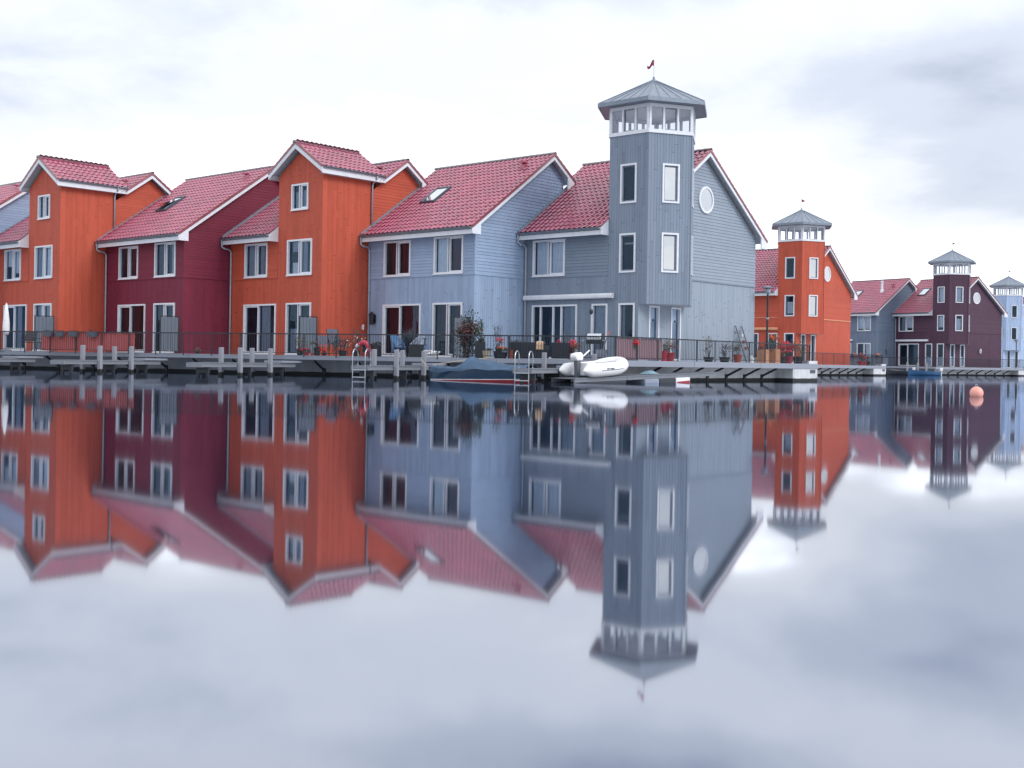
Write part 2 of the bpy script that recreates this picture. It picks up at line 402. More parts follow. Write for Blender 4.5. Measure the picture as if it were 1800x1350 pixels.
# ------------------------------------------------------------------ windows
def curtain_mesh(m, a0, a1, z0, z1, d=-.13, amp=.025, waves=5, scallop=0):
    mb = MB(); n = 24; i0 = 0
    for k in range(n + 1):
        a = a0 + (a1 - a0) * k / n; dd = d + amp * math.sin(2 * math.pi * waves * k / n)
        zb = z0 + scallop * (.5 + .5 * math.sin(2 * math.pi * 1.5 * k / n + 1)) + (.3 * scallop * math.sin(9 * k / n))
        mb.v += [m(a, dd, zb), m(a, dd, z1)]
        if k: mb.f.append((2 * k - 2, 2 * k, 2 * k + 1, 2 * k - 1))
    return mb
def window(house, m, a0, a1, z0, z1, kind='double', curt=None, fw=.075, pm='glass', far=False, name='window'):
    f = MB()
    d0, d1 = -.09, .055
    f.mbox(m, a0, a0 + fw, d0, d1, z0, z1).mbox(m, a1 - fw, a1, d0, d1, z0, z1)
    f.mbox(m, a0 + fw, a1 - fw, d0, d1, z1 - fw, z1).mbox(m, a0 + fw, a1 - fw, d0, d1, z0, z0 + (fw if kind != 'slide' else .12))
    i0, i1, j0, j1 = a0 + fw, a1 - fw, z0 + (fw if kind != 'slide' else .12), z1 - fw
    panes = []; sash = None
    if kind == 'double':
        c = (i0 + i1) / 2 + .02
        f.mbox(m, c - .085, c - .045, d0, .03, j0, j1)
        s = .05
        f.mbox(m, c + .03, c + .03 + s, d0, .015, j0, j1).mbox(m, i1 - s + .012, i1, d0, .012, j0, j1).mbox(m, c + .03 + s, i1 - s + .012, d0, .012, j1 - s, j1).mbox(m, c + .03 + s, i1 - s + .012, d0, .012, j0, j0 + s)
        sash = MB(); sash.mbox(m, c - .045, c + .03, d0, -.02, j0, j1)
        panes = [(i0, c - .085), (c + .03 + s, i1 - s + .012)]
    elif kind == 'slide':
        c = i0 + (i1 - i0) * .45
        f.mbox(m, c - .04, c + .04, d0, .03, j0, j1).mbox(m, i0, i0 + .07, d0, .02, j0, j1).mbox(m, i0 + .07, c - .04, d0, .02, j1 - .07, j1)
        panes = [(i0 + .07, c - .04), (c + .04, i1)]
    elif kind == 'slide3':
        c1 = i0 + (i1 - i0) * .17; c2 = i0 + (i1 - i0) * .47; c3 = i0 + (i1 - i0) * .66
        for c in (c1, c2, c3): f.mbox(m, c - .035, c + .035, d0, .03, j0, j1)
        panes = [(i0, c1 - .035), (c1 + .035, c2 - .035), (c2 + .035, c3 - .035), (c3 + .035, i1)]
    elif kind == 'single':
        s = .055; sash = MB()
        sash.mbox(m, i0, i0 + s, d0, -.02, j0, j1).mbox(m, i1 - s, i1, d0, -.02, j0, j1).mbox(m, i0 + s, i1 - s, d0, -.02, j1 - s, j1).mbox(m, i0 + s, i1 - s, d0, -.02, j0, j0 + s)
        panes = [(i0 + s, i1 - s)]
    else:
        panes = [(i0, i1)]
    w_ = f.build(name, 'white_paint', house)
    if sash: sash.build('sash', 'sash_grey', w_)
    if kind in ('slide', 'slide3', 'double') and not far:
        s = MB(); s.mbox(m, a0 - .02, a1 + .02, .05, .085, z0 - .03, z0 + .012); s.build('sill', 'white_paint', w_)
    if kind == 'slide' and not far:
        h_ = MB(); h_.mbox(m, panes[0][1] - .02, panes[0][1] + .02, .035, .06, z0 + .95, z0 + 1.2); h_.build('handle', 'steel', w_)
    for p0, p1 in panes:
        q = MB(); q.face([m(p0, -.06, j0), m(p1, -.06, j0), m(p1, -.06, j1), m(p0, -.06, j1)]); q.build('pane', pm, w_)
    r_ = MB(); D = -1.1
    r_.face([m(i0, D, j0), m(i1, D, j0), m(i1, D, j1), m(i0, D, j1)])
    for (p, q) in (((i0, j0), (i1, j0)), ((i1, j0), (i1, j1)), ((i1, j1), (i0, j1)), ((i0, j1), (i0, j0))):
        r_.face([m(p[0], -.095, p[1]), m(q[0], -.095, q[1]), m(q[0], D, q[1]), m(p[0], D, p[1])])
    r_.build('room', 'room_dark', w_)
    wd = i1 - i0; ht = j1 - j0
    for cu in (curt or []):
        x0, x1, y0, y1, cm = cu[:5]
        curtain_mesh(m, i0 + wd * x0, i0 + wd * x1, j0 + ht * y0, j0 + ht * y1, amp=.02 if cm != 'blind_reflection' else .003, waves=max(2, int(wd * (x1 - x0) * 7)), scallop=cu[5] if len(cu) > 5 else 0).build('curtain_or_reflection', cm, w_)
    return w_

# ------------------------------------------------------------------ roof tiles
TW, TL, TC = .27, .40, .345
PROF = [(-.004, .018), (.035, .002), (.10, .0), (.145, .022), (.195, .050), (.245, .046), (.285, .014)]
def tile_geo():
    v = []; f = []
    for y, lift in ((0, .038), (TL, .002)):
        for x, z in PROF: v.append((x, y, z + lift))
    n = len(PROF)
    for k in range(n - 1): f.append((k, k + 1, n + k + 1, n + k))
    for x, z in PROF: v.append((x, 0.004, z + .038 - .033))
    for k in range(n - 1): f.append((2 * n + k, 2 * n + k + 1, k + 1, k))
    return v, f
TV, TF = tile_geo()
tile_me = bpy.data.meshes.new('roof_tile'); tile_me.from_pydata(TV, [], TF); tile_me.update(); tile_me.materials.append(MATS['tile_red'])
def tile_slope(roof, o, ax, ay, nx, ny, budget, skip=None, cam_local=None, rest=None):
    """o: eave corner, ax: unit along eave, ay: unit up-slope; nx, ny tiles"""
    az = ax.cross(ay); cells = []
    for j in range(ny):
        for i in range(nx):
            c = o + ax * (i * TW) + ay * (j * TC)
            mid = c + ax * (TW / 2) + ay * (TC / 2)
            if skip and skip(mid): continue
            cells.append(c)
    if cam_local is not None: cells.sort(key=lambda c: (c - cam_local).length)
    mb = rest
    rr = random.Random(len(cells))
    for k, c in enumerate(cells):
        c = c + az * rr.uniform(-.003, .004)
        Mx = Matrix(((ax.x, ay.x, az.x, c.x), (ax.y, ay.y, az.y, c.y), (ax.z, ay.z, az.z, c.z), (0, 0, 0, 1)))
        if k < budget:
            ob = bpy.data.objects.new('roof_tile', tile_me); C.objects.link(ob); ob.parent = roof; ob.matrix_local = Mx
        else: mb.add(TV, TF, Mx)
    return min(budget, len(cells))
def ridge(mb, p0, p1, r=.10):
    p0 = Vector(p0); p1 = Vector(p1); d = (p1 - p0); n = max(1, round(d.length / .36)); st = d / n; dn = d.normalized(); sd = Vector((0, 0, 1)).cross(dn).normalized()
    for k in range(n):
        a = p0 + st * k - dn * .03; b = p0 + st * (k + 1)
        i0 = len(mb.v)
        for q, rr in ((a, r * 1.12), (b, r * .94)):
            for j in range(7):
                an = math.pi * (j / 6 * 1.16 - .08); mb.v.append(tuple(q + sd * (rr * math.cos(an)) + Vector((0, 0, rr * math.sin(an) * .85 - .03))))
        for j in range(6): mb.f.append((i0 + j, i0 + j + 1, i0 + j + 8, i0 + j + 7))
        mb.f.append(tuple(i0 + j for j in range(7)))

# ------------------------------------------------------------------ houses
SL = .70; ZE = 5.96; VR = 4.85; OV = .33; VE = -.56           # roof: z = ZE + SL*v, ridge at VR
ZR = ZE + SL * VR
COSA = 1 / math.sqrt(1 + SL * SL); SINA = SL * COSA
HEXS = 1.963; HH = HEXS * .8660254
GW = -.39
BW = 3.15
def house(label, origin, yaw, W, col, kind, tiles=0, left_step=None, group=None, wins=True, far=False, opts=None):
    opts = opts or {}
    H = thing('row_house' if kind != 'tower' else 'tower_house', label, 'house', (origin.x, origin.y, ZD), -yaw, group)
    bv, bh = 'boards_' + col, 'siding_' + col; GROOVE[0] = {'grey': .011, 'lightblue': .006}.get(col, .004)
    cl_local = Matrix.Rotation(yaw, 3, 'Z') @ (Vector((0, 0, .67)) - Vector((origin.x, origin.y, ZD)))
    front = lambda a, d, z: (a, -d, z)
    gx = GW if kind == 'tower' else 0.0
    gable = lambda a, d, z: (gx + d, a, z)
    D = 9.45 if kind == 'tower' else 5.9                      # gable depth
    VB = 10.0 if kind == 'tower' else 6.42                    # rear eave line
    xr = {'plain': OV, 'block': -BW - .02, 'tower': -HEXS - .02}[kind]
    TZ = 3.59
    # ---- windows
    hf = []; hg = []
    cu = opts.get('curt', {})
    def win(m, holes, a0, a1, z0, z1, k='double', key=None, **kw):
        window(H, m, a0, a1, z0, z1, k, cu.get(key), far=far, **kw); holes.append((a0 + .01, a1 - .01, z0 + .01, z1 - .01))
    c1, c2 = -5.68 + (6.86 - W), -3.92 + (6.86 - W)
    if kind == 'tower':
        win(front, hf, -6.11, -4.29, 3.67, 5.26, 'double', 'uL')
        win(front, hf, -6.11, -3.57, .06, 2.40, opts.get('door', 'slide3'), 'dL', name='sliding_door')
        win(front, hf, -2.78, -1.95, .06, 2.40, 'frame', 'd2', name='door')
        win(front, hf, -1.37, -.55, .06, 2.40, 'frame', 'tl', name='door')
        win(front, hf, -1.38, -.56, 3.67, 5.30, 'single', 'tm'); win(front, hf, -1.38, -.56, 6.55, 8.19, 'single', 'tu')
    else:
        win(front, hf, -5.68, -3.93, 3.67, 5.27, 'double', 'uL'); win(front, hf, -2.45, -.68, 3.67, 5.30, 'double', 'uR')
        win(front, hf, -5.70, -3.23, .06, 2.40, 'slide', 'dL', name='sliding_door'); win(front, hf, -2.47, -.68, .06, 2.41, 'double', 'dR', name='door')
        if kind == 'block': win(front, hf, -2.19, -1.0, 6.64, 7.83, 'double', 'bu')
    # ---- front walls
    vb_ = MB(); hb = MB(); trs = []
    class _T:
        def __getattr__(s, k):
            q = MB(); trs.append(q); return getattr(q, k)
    tr = _T()
    top_e = ZE - .30
    zap = 9.32                                                # block gable apex underside
    if kind == 'plain':
        clad_v(vb_, front, -W, 0, -.12, TZ, hf); clad_h(hb, front, -W, -.05, TZ + .03, top_e, hf)
        hb.box(-.05, .034, -.034, .05, TZ, top_e)
        tr.box(-W, .03, -.036, .0, TZ - .012, TZ + .03)
    elif kind == 'block':
        clad_v(vb_, front, -W, -BW, -.12, TZ, hf); clad_h(hb, front, -W, -BW, TZ + .03, top_e, hf)
        clad_v(vb_, front, -BW, 0, -.12, lambda a: zap - .65 * abs(a + BW / 2), hf)
        tr.box(-W, -BW, -.036, .0, TZ - .012, TZ + .03)
    else:
        clad_v(vb_, front, -W, -HEXS, -.12, TZ, hf); clad_h(hb, front, -W, -HEXS, TZ + .03, top_e, hf)
        clad_v(vb_, front, -HEXS, GW, -.12, 9.39, hf); clad_v(vb_, front, GW, 0, 2.36, 9.39, hf)
        tr.box(-W, -HEXS, -.036, .0, TZ - .012, TZ + .03)
    # ---- gable wall
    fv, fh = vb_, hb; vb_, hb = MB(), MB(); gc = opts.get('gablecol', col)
    roofz = lambda v: min(ZE - .27 + SL * v, ZR - .27 - SL * (v - VR))
    vL = lambda z: (z - (ZE - .27)) / SL if z > ZE - .27 else 0.0
    vRr = lambda z: min(D, VR + (ZR - .27 - z) / SL)
    if kind == 'plain':
        clad_v(vb_, gable, 0, 4.2, -.12, TZ); clad_h(hb, gable, lambda z: max(0, vL(z)), vRr, TZ + .03, ZR - .28)
        tr.box(0, .036, -.03, 4.2, TZ - .012, TZ + .03)
    elif kind == 'block':
        clad_v(vb_, gable, 0, 2.85, -.12, 8.16); clad_h(hb, gable, lambda z: max(2.85, vL(z)), vRr, TZ + .03, ZR - .28)
        clad_v(vb_, gable, 2.85, 4.2, -.12, TZ); tr.box(0, .036, 2.85, 4.2, TZ - .012, TZ + .03)
    else:
        ov = (4.99, 7.2, .62)
        win(gable, hg, .73, 1.48, .06, 2.33, 'frame', 'g1', name='door'); win(gable, hg, 2.36, 3.12, .06, 2.33, 'frame', 'g2', name='door')
        clad_v(vb_, gable, 0, D, -.12, TZ - .03, hg); clad_h(hb, gable, lambda z: max(0, vL(z)), vRr, TZ + .03, ZR - .28, [])
        tr.box(GW, GW + .05, -.0, D, TZ - .035, TZ + .03)
    # rear and left walls (plain shells)
    rw = MB(); rw.face([(gx - .01, D, -.12), (-W, D, -.12), (-W, D, roofz(D)), (gx - .01, D, roofz(D))])
    rw.face([(-W + .005, .01, -.12), (-W + .005, D, -.12), (-W + .005, D, roofz(D)), (-W + .005, VR, ZR - .27), (-W + .005, .01, ZE - .27)])
    if kind == 'block':
        rw.face([(-BW + .01, .01, 5.6), (-BW + .01, 3.3, 5.6), (-BW + .01, 3.3, 8.2), (-BW + .01, .01, 8.2)])
        rw.face([(-BW + .01, 3.3, 6), (-.01, 3.3, 6), (-.01, 3.3, 8.2), (-BW / 2, 3.3, zap), (-BW + .01, 3.3, 8.2)])
    rw.build('rear_wall', bv, H)
    fv.build('front_boards', bv, H, kind='stuff'); fh.build('front_siding', bh, H, kind='stuff')
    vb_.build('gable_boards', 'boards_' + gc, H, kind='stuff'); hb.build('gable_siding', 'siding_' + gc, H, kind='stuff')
    [q.build('trim_strip', opts.get('trim', bh), H) for q in trs]
    # ---- roof body
    rf = MB()
    th = .10
    def slab(x0, x1, va, vb2, zf):
        p = [(x0, va, zf(va) - th), (x1, va, zf(va) - th), (x1, vb2, zf(vb2) - th), (x0, vb2, zf(vb2) - th)]
        q = [(a, b, c + th - .012) for a, b, c in p]; rf.hexa(p + q)
    zf_ = lambda v: ZE + SL * v; zb_ = lambda v: ZR - SL * (v - VR)
    gxr = gx + OV
    if kind == 'block': gxr = OV
    slab(-W, xr, VE + .02, .0, zf_)
    if kind == 'block': slab(-W, -BW, .0, VR, zf_); slab(-BW, gxr, 3.3, VR, zf_)
    else: slab(-W, gxr, .0, VR, zf_)
    slab(-W - .35, -W, 3.5, VR, zf_)
    slab(-W - .35, gxr, VR, VB - .02, zb_)
    rf.face([(-W, VE + .05, zf_(VE) - .21), (xr, VE + .05, zf_(VE) - .21), (xr, 0, zf_(VE) - .21), (-W, 0, zf_(VE) - .21)])
    roof = rf.build('roof', 'soffit', H)
    # ---- tiles
    rest = MB()
    def skip(mid):
        if mid.y < 0 and mid.x > xr: return True
        if mid.x < -W and mid.y < 3.6: return True
        if kind == 'block' and mid.x > -BW and mid.y < 3.25: return True
        if kind == 'tower':
            x_ = abs(mid.x + HEXS / 2); y_ = abs(mid.y - HH)
            if y_ < HH - .05 and x_ * .866 + y_ * .5 < HH - .05: return True
            if mid.y < 0 and mid.x > -HEXS: return True
        s_ = opts.get('skylight')
        if s_ and s_[0] < mid.x < s_[1] and s_[2] < mid.y < s_[3]: return True
        return False
    x0 = -W - .35
    nx = int((gxr - x0) / TW + .5); ny = int((VR - VE) / COSA / TC) + 1
    ax = Vector((1, 0, 0)) * ((gxr - x0) / (nx * TW)); ayf = Vector((0, COSA, SINA))
    bud = tiles
    used = 0
    if kind == 'block' and tiles:
        # the tall front block's slope first, it faces the camera
        pass
    axu = Vector((1, 0, 0))
    off = gxr - nx * TW
    if kind == 'block':
        bs = .65; bc = 1 / math.sqrt(1 + bs * bs); zbr = 9.68; xe = .36
        nyb = int((BW / 2 + xe) / bc / TC) + 1
        run = (BW / 2 + xe) / bc
        o_ = Vector((xe, -.36, zbr - bs * (BW / 2 + xe)))
        used += tile_slope(roof, o_, Vector((0, 1, 0)), Vector((-bc, 0, bs * bc)), 14, nyb, bud, lambda q: q.x < -BW / 2 - .02, cl_local, rest)
        o_ = Vector((-BW - xe, -.36 + 14 * TW, zbr - bs * (BW / 2 + xe)))
        tile_slope(roof, o_, Vector((0, -1, 0)), Vector((bc, 0, bs * bc)), 14, nyb, 0, lambda q: q.x > -BW / 2 + .02, cl_local, rest)
    used += tile_slope(roof, Vector((off, VE, ZE + SL * VE)), axu, ayf, nx, ny, bud - used, lambda q: skip(q) or q.y > VR, cl_local, rest)
    nyr = int((VB - VR) / COSA / TC) + 1
    tile_slope(roof, Vector((gxr, VB, ZR - SL * (VB - VR))), Vector((-1, 0, 0)), Vector((0, -COSA, SINA)), nx, nyr, 0, lambda q: q.y < VR + .02, cl_local, rest)
    rest.build('tile_field', 'tile_red', roof, kind='stuff')
    rg = MB(); ridge(rg, (off - .05, VR, ZR + .05), (gxr + .04, VR, ZR + .05))
    if kind == 'block': ridge(rg, (-BW / 2, -.40, 9.70), (-BW / 2, 3.46, 9.70))
    rg.build('ridge_tiles', 'ridge_dark', roof, kind='stuff')
    # ---- verge: bargeboards and edge tiles
    et = MB(); bbs = []
    class _B:
        def __getattr__(s, k):
            q = MB(); bbs.append(q); return getattr(q, k)
    bb = _B()
    def barge(x, v0, v1, zf, w=.25, t_=.045):
        bb.hexa([(x - t_, v0, zf(v0) - w), (x, v0, zf(v0) - w), (x, v1, zf(v1) - w), (x - t_, v1, zf(v1) - w), (x - t_, v0, zf(v0) - .0), (x, v0, zf(v0) - .0), (x, v1, zf(v1) - .0), (x - t_, v1, zf(v1) - .0)])
        n = max(1, round(abs(v1 - v0) / COSA / TC))
        for k in range(n):
            a = v0 + (v1 - v0) * k / n; b = v0 + (v1 - v0) * (k + 1) / n; up0, up1 = (.075, .05) if v1 > v0 else (.075, .05)
            et.hexa([(x - .09, a, zf(a) - .055), (x + .028, a, zf(a) - .055), (x + .028, b, zf(b) - .07), (x - .09, b, zf(b) - .07), (x - .09, a, zf(a) + up0), (x + .028, a, zf(a) + up0), (x + .028, b, zf(b) + up1), (x - .09, b, zf(b) + up1)])
    vs0 = {'plain': .0, 'block': 3.42, 'tower': .0}[kind]
    if kind == 'plain':
        barge(gxr, VE + .02, VR, zf_); bb.prism([(VE + .04, 5.27), (-.0, 5.27), (.0, zf_(0) - .24), (VE + .04, zf_(VE) - .03)], gxr - .06, gxr - .002, lambda y, z, h: (h, y, z))
    else: barge(gxr, vs0, VR, zf_)
    barge(gxr, VB, VR, zb_)
    bb.prism([(VB - .02, zb_(VB) - .36), (VB - .56, zb_(VB) - .36), (VB - .56, zb_(VB - .56) - .24), (VB - .02, zb_(VB) - .02)], gxr - .06, gxr - .002, lambda y, z, h: (h, y, z))
    if kind != 'plain':
        bb.prism([(VE + .04, 5.27), (.0, 5.27), (.0, zf_(0) + .03), (VE + .04, zf_(VE) + .0)], xr - .05, xr + .015, lambda y, z, h: (h, y, z))
    if kind == 'block':
        zg = lambda a: 9.66 - .65 * abs(a + BW / 2)
        for s_ in (1, -1):
            aa = -BW / 2; ab = -BW / 2 + s_ * (BW / 2 + .36)
            bb.hexa([(aa, -.36, zg(aa) - .27), (ab, -.36, zg(ab) - .27), (ab, -.32, zg(ab) - .27), (aa, -.32, zg(aa) - .27), (aa, -.36, zg(aa)), (ab, -.36, zg(ab)), (ab, -.32, zg(ab)), (aa, -.32, zg(aa))])
            n = 7
            for k in range(n):
                a = ab + (aa - ab) * k / n; b = ab + (aa - ab) * (k + 1) / n
                et.hexa([(a, -.385, zg(a) - .05), (b, -.385, zg(b) - .06), (b, -.27, zg(b) - .06), (a, -.27, zg(a) - .05), (a, -.385, zg(a) + .08), (b, -.385, zg(b) + .055), (b, -.27, zg(b) + .055), (a, -.27, zg(a) + .08)])
        # block eaves: fascia, soffit
        for s_, xe_ in ((1, .33), (-1, -BW - .33)):
            x_a, x_b = sorted((xe_, xe_ - s_ * .04))
            bb.box(x_a, x_b, -.32, 3.44, 8.12, 8.33)
        rs = MB()
        for s_ in (1, -1):
            aa = -BW / 2; ab = -BW / 2 + s_ * (BW / 2 + .33)
            p = [(aa, -.33, zg(aa) - .10), (ab, -.33, zg(ab) - .10), (ab, 3.44, zg(ab) - .10), (aa, 3.44, zg(aa) - .10)]
            rs.hexa(p + [(a, b, c + .085) for a, b, c in p])
            rs.face([(ab - s_ * .33, -.3, 8.13), (ab - .02 * s_, -.3, 8.13), (ab - .02 * s_, 3.43, 8.13), (ab - s_ * .33, 3.43, 8.13)])
        rs.build('dormer_soffit', 'soffit', H)
    for q in bbs: q.build('bargeboard', 'white_trim', H)
    et.build('verge_tiles', 'tile_edge', roof, kind='stuff')
    # ---- eave: fascia, gutter, downpipe
    fa = MB(); fa.box(-W + .0, xr - .06, VE + .04, VE + .08, 5.27, 5.46); fa.build('fascia', 'white_trim', H)
    def gut(p0, p1, side):
        mb = MB(); pr = []
        for j in range(7):
            an = math.pi + math.pi * j / 6; pr.append((.075 * math.cos(an), .07 * math.sin(an)))
        pr += [(.067, .0)] + [(.067 * math.cos(-math.pi * j / 6), .062 * math.sin(-math.pi * j / 6)) for j in range(1, 6)] + [(-.067, 0)]
        return mb.prism(pr, p0, p1, side)
    zg_ = ZE + SL * VE - .0
    g1 = gut(-W - .02, xr - .05, lambda a, b, h: (h, VE - .04 + a, zg_ - .005 + b)); go = g1.build('gutter', 'zinc', H)
    if kind == 'block':
        gut(-.30, 3.42, lambda a, b, h: (.40 + a, h, 8.43 + b)).build('gutter', 'zinc', H)
        dp = MB(); dp.tube([(.40, 2.86, 8.38), (.40, 2.86, 8.25), (.13, 2.86, 8.05), (.09, 2.86, 7.9), (.09, 2.86, 6.0)], .04); dp.build('downpipe', 'pipe_grey', H, smooth=True)
    px = -W + .14
    dp = MB(); dp.tube([(px - .06, VE - .03, zg_ - .06), (px - .06, VE, 5.16), (px, VE + .12, 5.08), (px, -.20, 5.06), (px, -.08, 4.95), (px, -.075, .0)], .042)
    for z in (1.2, 3.0): dp.box(px - .055, px + .055, -.12, -.03, z, z + .03)
    dp.build('downpipe', 'pipe_grey', H, smooth=False)
    # ---- lead flashing against the neighbour's wall
    fl = MB(); fl.hexa([(-W + .03, VE, zf_(VE) + .02), (-W + .20, VE, zf_(VE) + .02), (-W + .20, 3.5, zf_(3.5) + .02), (-W + .03, 3.5, zf_(3.5) + .02), (-W + .03, VE, zf_(VE) + .12), (-W + .20, VE, zf_(VE) + .09), (-W + .20, 3.5, zf_(3.5) + .09), (-W + .03, 3.5, zf_(3.5) + .12)]); fl.build('flashing', 'lead', roof)
    # ---- skylight
    if opts.get('skylight'):
        s0, s1, y0, y1 = opts['skylight']; f = MB()
        P = lambda x, y, n: (x, y - n * SINA, zf_(y) + n * COSA)
        def sb(xa, xb, ya, yb, na, nb): f.hexa([P(xa, ya, na), P(xb, ya, na), P(xb, yb, na), P(xa, yb, na), P(xa, ya, nb), P(xb, ya, nb), P(xb, yb, nb), P(xa, yb, nb)])
        t_ = .07
        sb(s0, s0 + t_, y0, y1, -.02, .13); sb(s1 - t_, s1, y0, y1, -.02, .13); sb(s0 + t_, s1 - t_, y1 - t_, y1, -.02, .13); sb(s0 + t_, s1 - t_, y0, y0 + t_, -.02, .13)
        k = f.build('skylight', 'dark_frame', roof)
    if opts.get('skylight'):
        op = opts.get('open', 0)
        q = MB(); q.face([P(s0 + t_, y0 + t_, .10 + op), P(s1 - t_, y0 + t_, .10 + op), P(s1 - t_, y1 - t_, .10), P(s0 + t_, y1 - t_, .10)]); q.build('skylight_pane', 'glass_coated', roof)
        q = MB(); q.face([P(s0 + t_, y0 + t_, -.35), P(s1 - t_, y0 + t_, -.35), P(s1 - t_, y1 - t_, -.35), P(s0 + t_, y1 - t_, -.35)]); q.build('skylight_shaft', 'curtain_white', roof)
    if opts.get('vent'):
        vx, vy = opts['vent']; z = zf_(vy); f = MB()
        f.hexa([(vx - .12, vy - .12, z - .05), (vx + .12, vy - .12, z - .05), (vx + .12, vy + .16, z + .12), (vx - .12, vy + .16, z + .12), (vx - .10, vy - .10, z + .16), (vx + .10, vy - .10, z + .16), (vx + .10, vy + .10, z + .24), (vx - .10, vy + .10, z + .24)])
        f.box(vx - .15, vx + .15, vy - .17, vy + .12, z + .24, z + .30); f.build('roof_vent', 'tile_red', roof)
    if opts.get('flue'):
        vx, vy = opts['flue']; z = zf_(vy); f = MB()
        f.lathe([(.26, z - .25), (.20, z + .1), (.13, z + .3), (.12, z + 1.0), (.16, z + 1.02), (.16, z + 1.16), (.05, z + 1.2)], 12, (vx, vy)); f.build('flue', 'white_trim', roof, smooth=False)
    if opts.get('antenna'):
        f = MB(); x_, y_ = gx - 2, 8.2; z_ = zb_(y_)
        f.tube([(x_, y_, z_ - .1), (x_, y_, z_ + 2.2)], .02, 6); f.tube([(x_ - .2, y_, z_ + 2.1), (x_ + 1.3, y_ + .1, z_ + 2.15)], .014, 6)
        for k in range(6): f.tube([(x_ + .1 + k * .22, y_ - .3, z_ + 2.12), (x_ + .1 + k * .22, y_ + .35, z_ + 2.13)], .009, 5)
        f.build('aerial', 'pipe_grey', roof)
    if opts.get('awning'):
        a0, a1, am = opts['awning']; f = MB()
        f.prism([(.0, 2.62), (-.17, 2.62), (-.20, 2.66), (-.20, 2.76), (-.14, 2.83), (.0, 2.83)], a0, a1, lambda y, z, h: (h, y - .03, z)); f.build('awning_cassette', am, H)
    # ---- tower
    if kind == 'tower':
        cx, cy = -HEXS / 2, HH
        cor = [(0, 0), (HEXS / 2, HH), (0, 2 * HH), (-HEXS, 2 * HH), (-1.5 * HEXS, HH), (-HEXS, 0)]
        def fmap(k):
            p0 = Vector(cor[k]); p1 = Vector(cor[(k + 1) % 6]); d_ = (p1 - p0).normalized(); n_ = Vector((d_.y, -d_.x))
            return lambda a, d, z: (p0.x + d_.x * a + n_.x * d, p0.y + d_.y * a + n_.y * d, z)
        tv = MB()
        for k in range(5):
            m = fmap(k); hs = []
            if k in (0, 1):
                for (z0, z1, key) in ((3.67, 5.31, 'rm'), (6.54, 8.16, 'ru')):
                    window(H, m, .63, 1.41, z0, z1, 'single', cu.get(key) if k == 0 else None, far=far, pm='glass_sky' if k == 0 and opts.get('skyglass') else 'glass'); hs.append((.64, 1.40, z0 + .01, z1 - .01))
            clad_v(tv, m, 0, HEXS, 2.36 if k < 2 else 5.0, 9.39, hs)
        tv.build('tower_cladding', bv, H, kind='stuff')
        so_ = MB(); so_.face([(cor[0][0], cor[0][1], 2.36), (cor[1][0], cor[1][1], 2.36), (cor[2][0], cor[2][1], 2.36), (GW, 2 * HH, 2.36), (GW, 0, 2.36)]); so_.build('tower_soffit', 'soffit', H)
        ct = MB()
        for k in (0, 1): ct.prism([(cor[k][0] - .03, cor[k][1] - .03), (cor[k][0] + .035, cor[k][1] - .03), (cor[k][0] + .035, cor[k][1] + .03), (cor[k][0] - .03, cor[k][1] + .03)], 2.345, 9.39)
        ct.build('corner_trim', bv, H)
        # lantern
        lf = MB()
        for k in range(6):
            m = fmap(k)
            lf.mbox(m, -.035, HEXS + .035, -.10, .06, 9.39, 9.54); lf.mbox(m, 0, HEXS, -.10, .045, 10.46, 10.60)
            lf.mbox(m, 0, .09, -.11, .05, 9.54, 10.46); lf.mbox(m, HEXS - .09, HEXS, -.11, .05, 9.54, 10.46)
            for c in (.66, 1.30): lf.mbox(m, c - .04, c + .04, -.09, .04, 9.54, 10.46)
            if k in (2, 3, 4):
                for p0, p1 in ((.09, .62), (.70, 1.26), (1.34, HEXS - .09)): q = MB(); q.face([m(p0, -.03, 9.54), m(p1, -.03, 9.54), m(p1, -.03, 10.46), m(p0, -.03, 10.46)]); q.build('lantern_pane', 'glass_clear', H)
                continue
            ds = MB(); ds.mbox(m, .70, .74, -.07, .02, 9.54, 10.46).mbox(m, 1.22, 1.26, -.07, .02, 9.54, 10.46).mbox(m, .74, 1.22, -.07, .02, 9.54, 9.58).mbox(m, .74, 1.22, -.07, .02, 10.42, 10.46)
            ds.build('lantern_sash', 'zinc', H)
            for p0, p1 in ((.09, .62), (.74, 1.22), (1.34, HEXS - .09)):
                q = MB(); q.face([m(p0, -.03, 9.54), m(p1, -.03, 9.54), m(p1, -.03, 10.46), m(p0, -.03, 10.46)]); q.build('lantern_pane', 'glass_clear', H)
        lf.build('lantern_frame', 'white_paint', H)
        fl_ = MB(); fl_.face([(a, b, 9.45) for a, b in cor]); fl_.face([(a, b, 10.58) for a, b in reversed(cor)]); fl_.build('lantern_ceiling', 'ceiling_white', H)
        RR = 2.53
        def hx(r, z, k): an = R(-60 + 60 * k); return (cx + r * math.cos(an), cy + r * math.sin(an), z)
        tr_ = MB()
        for k in range(6):
            tr_.face([hx(RR, 10.76, k), hx(RR, 10.76, k + 1), hx(.12, 11.93, k + 1), hx(.12, 11.93, k)])
            tr_.face([hx(HEXS - .1, 10.60, k), hx(HEXS - .1, 10.60, k + 1), hx(RR - .04, 10.615, k + 1), hx(RR - .04, 10.615, k)])
        trf = tr_.build('tower_roof', 'zinc_roof', H)
        sm = MB()
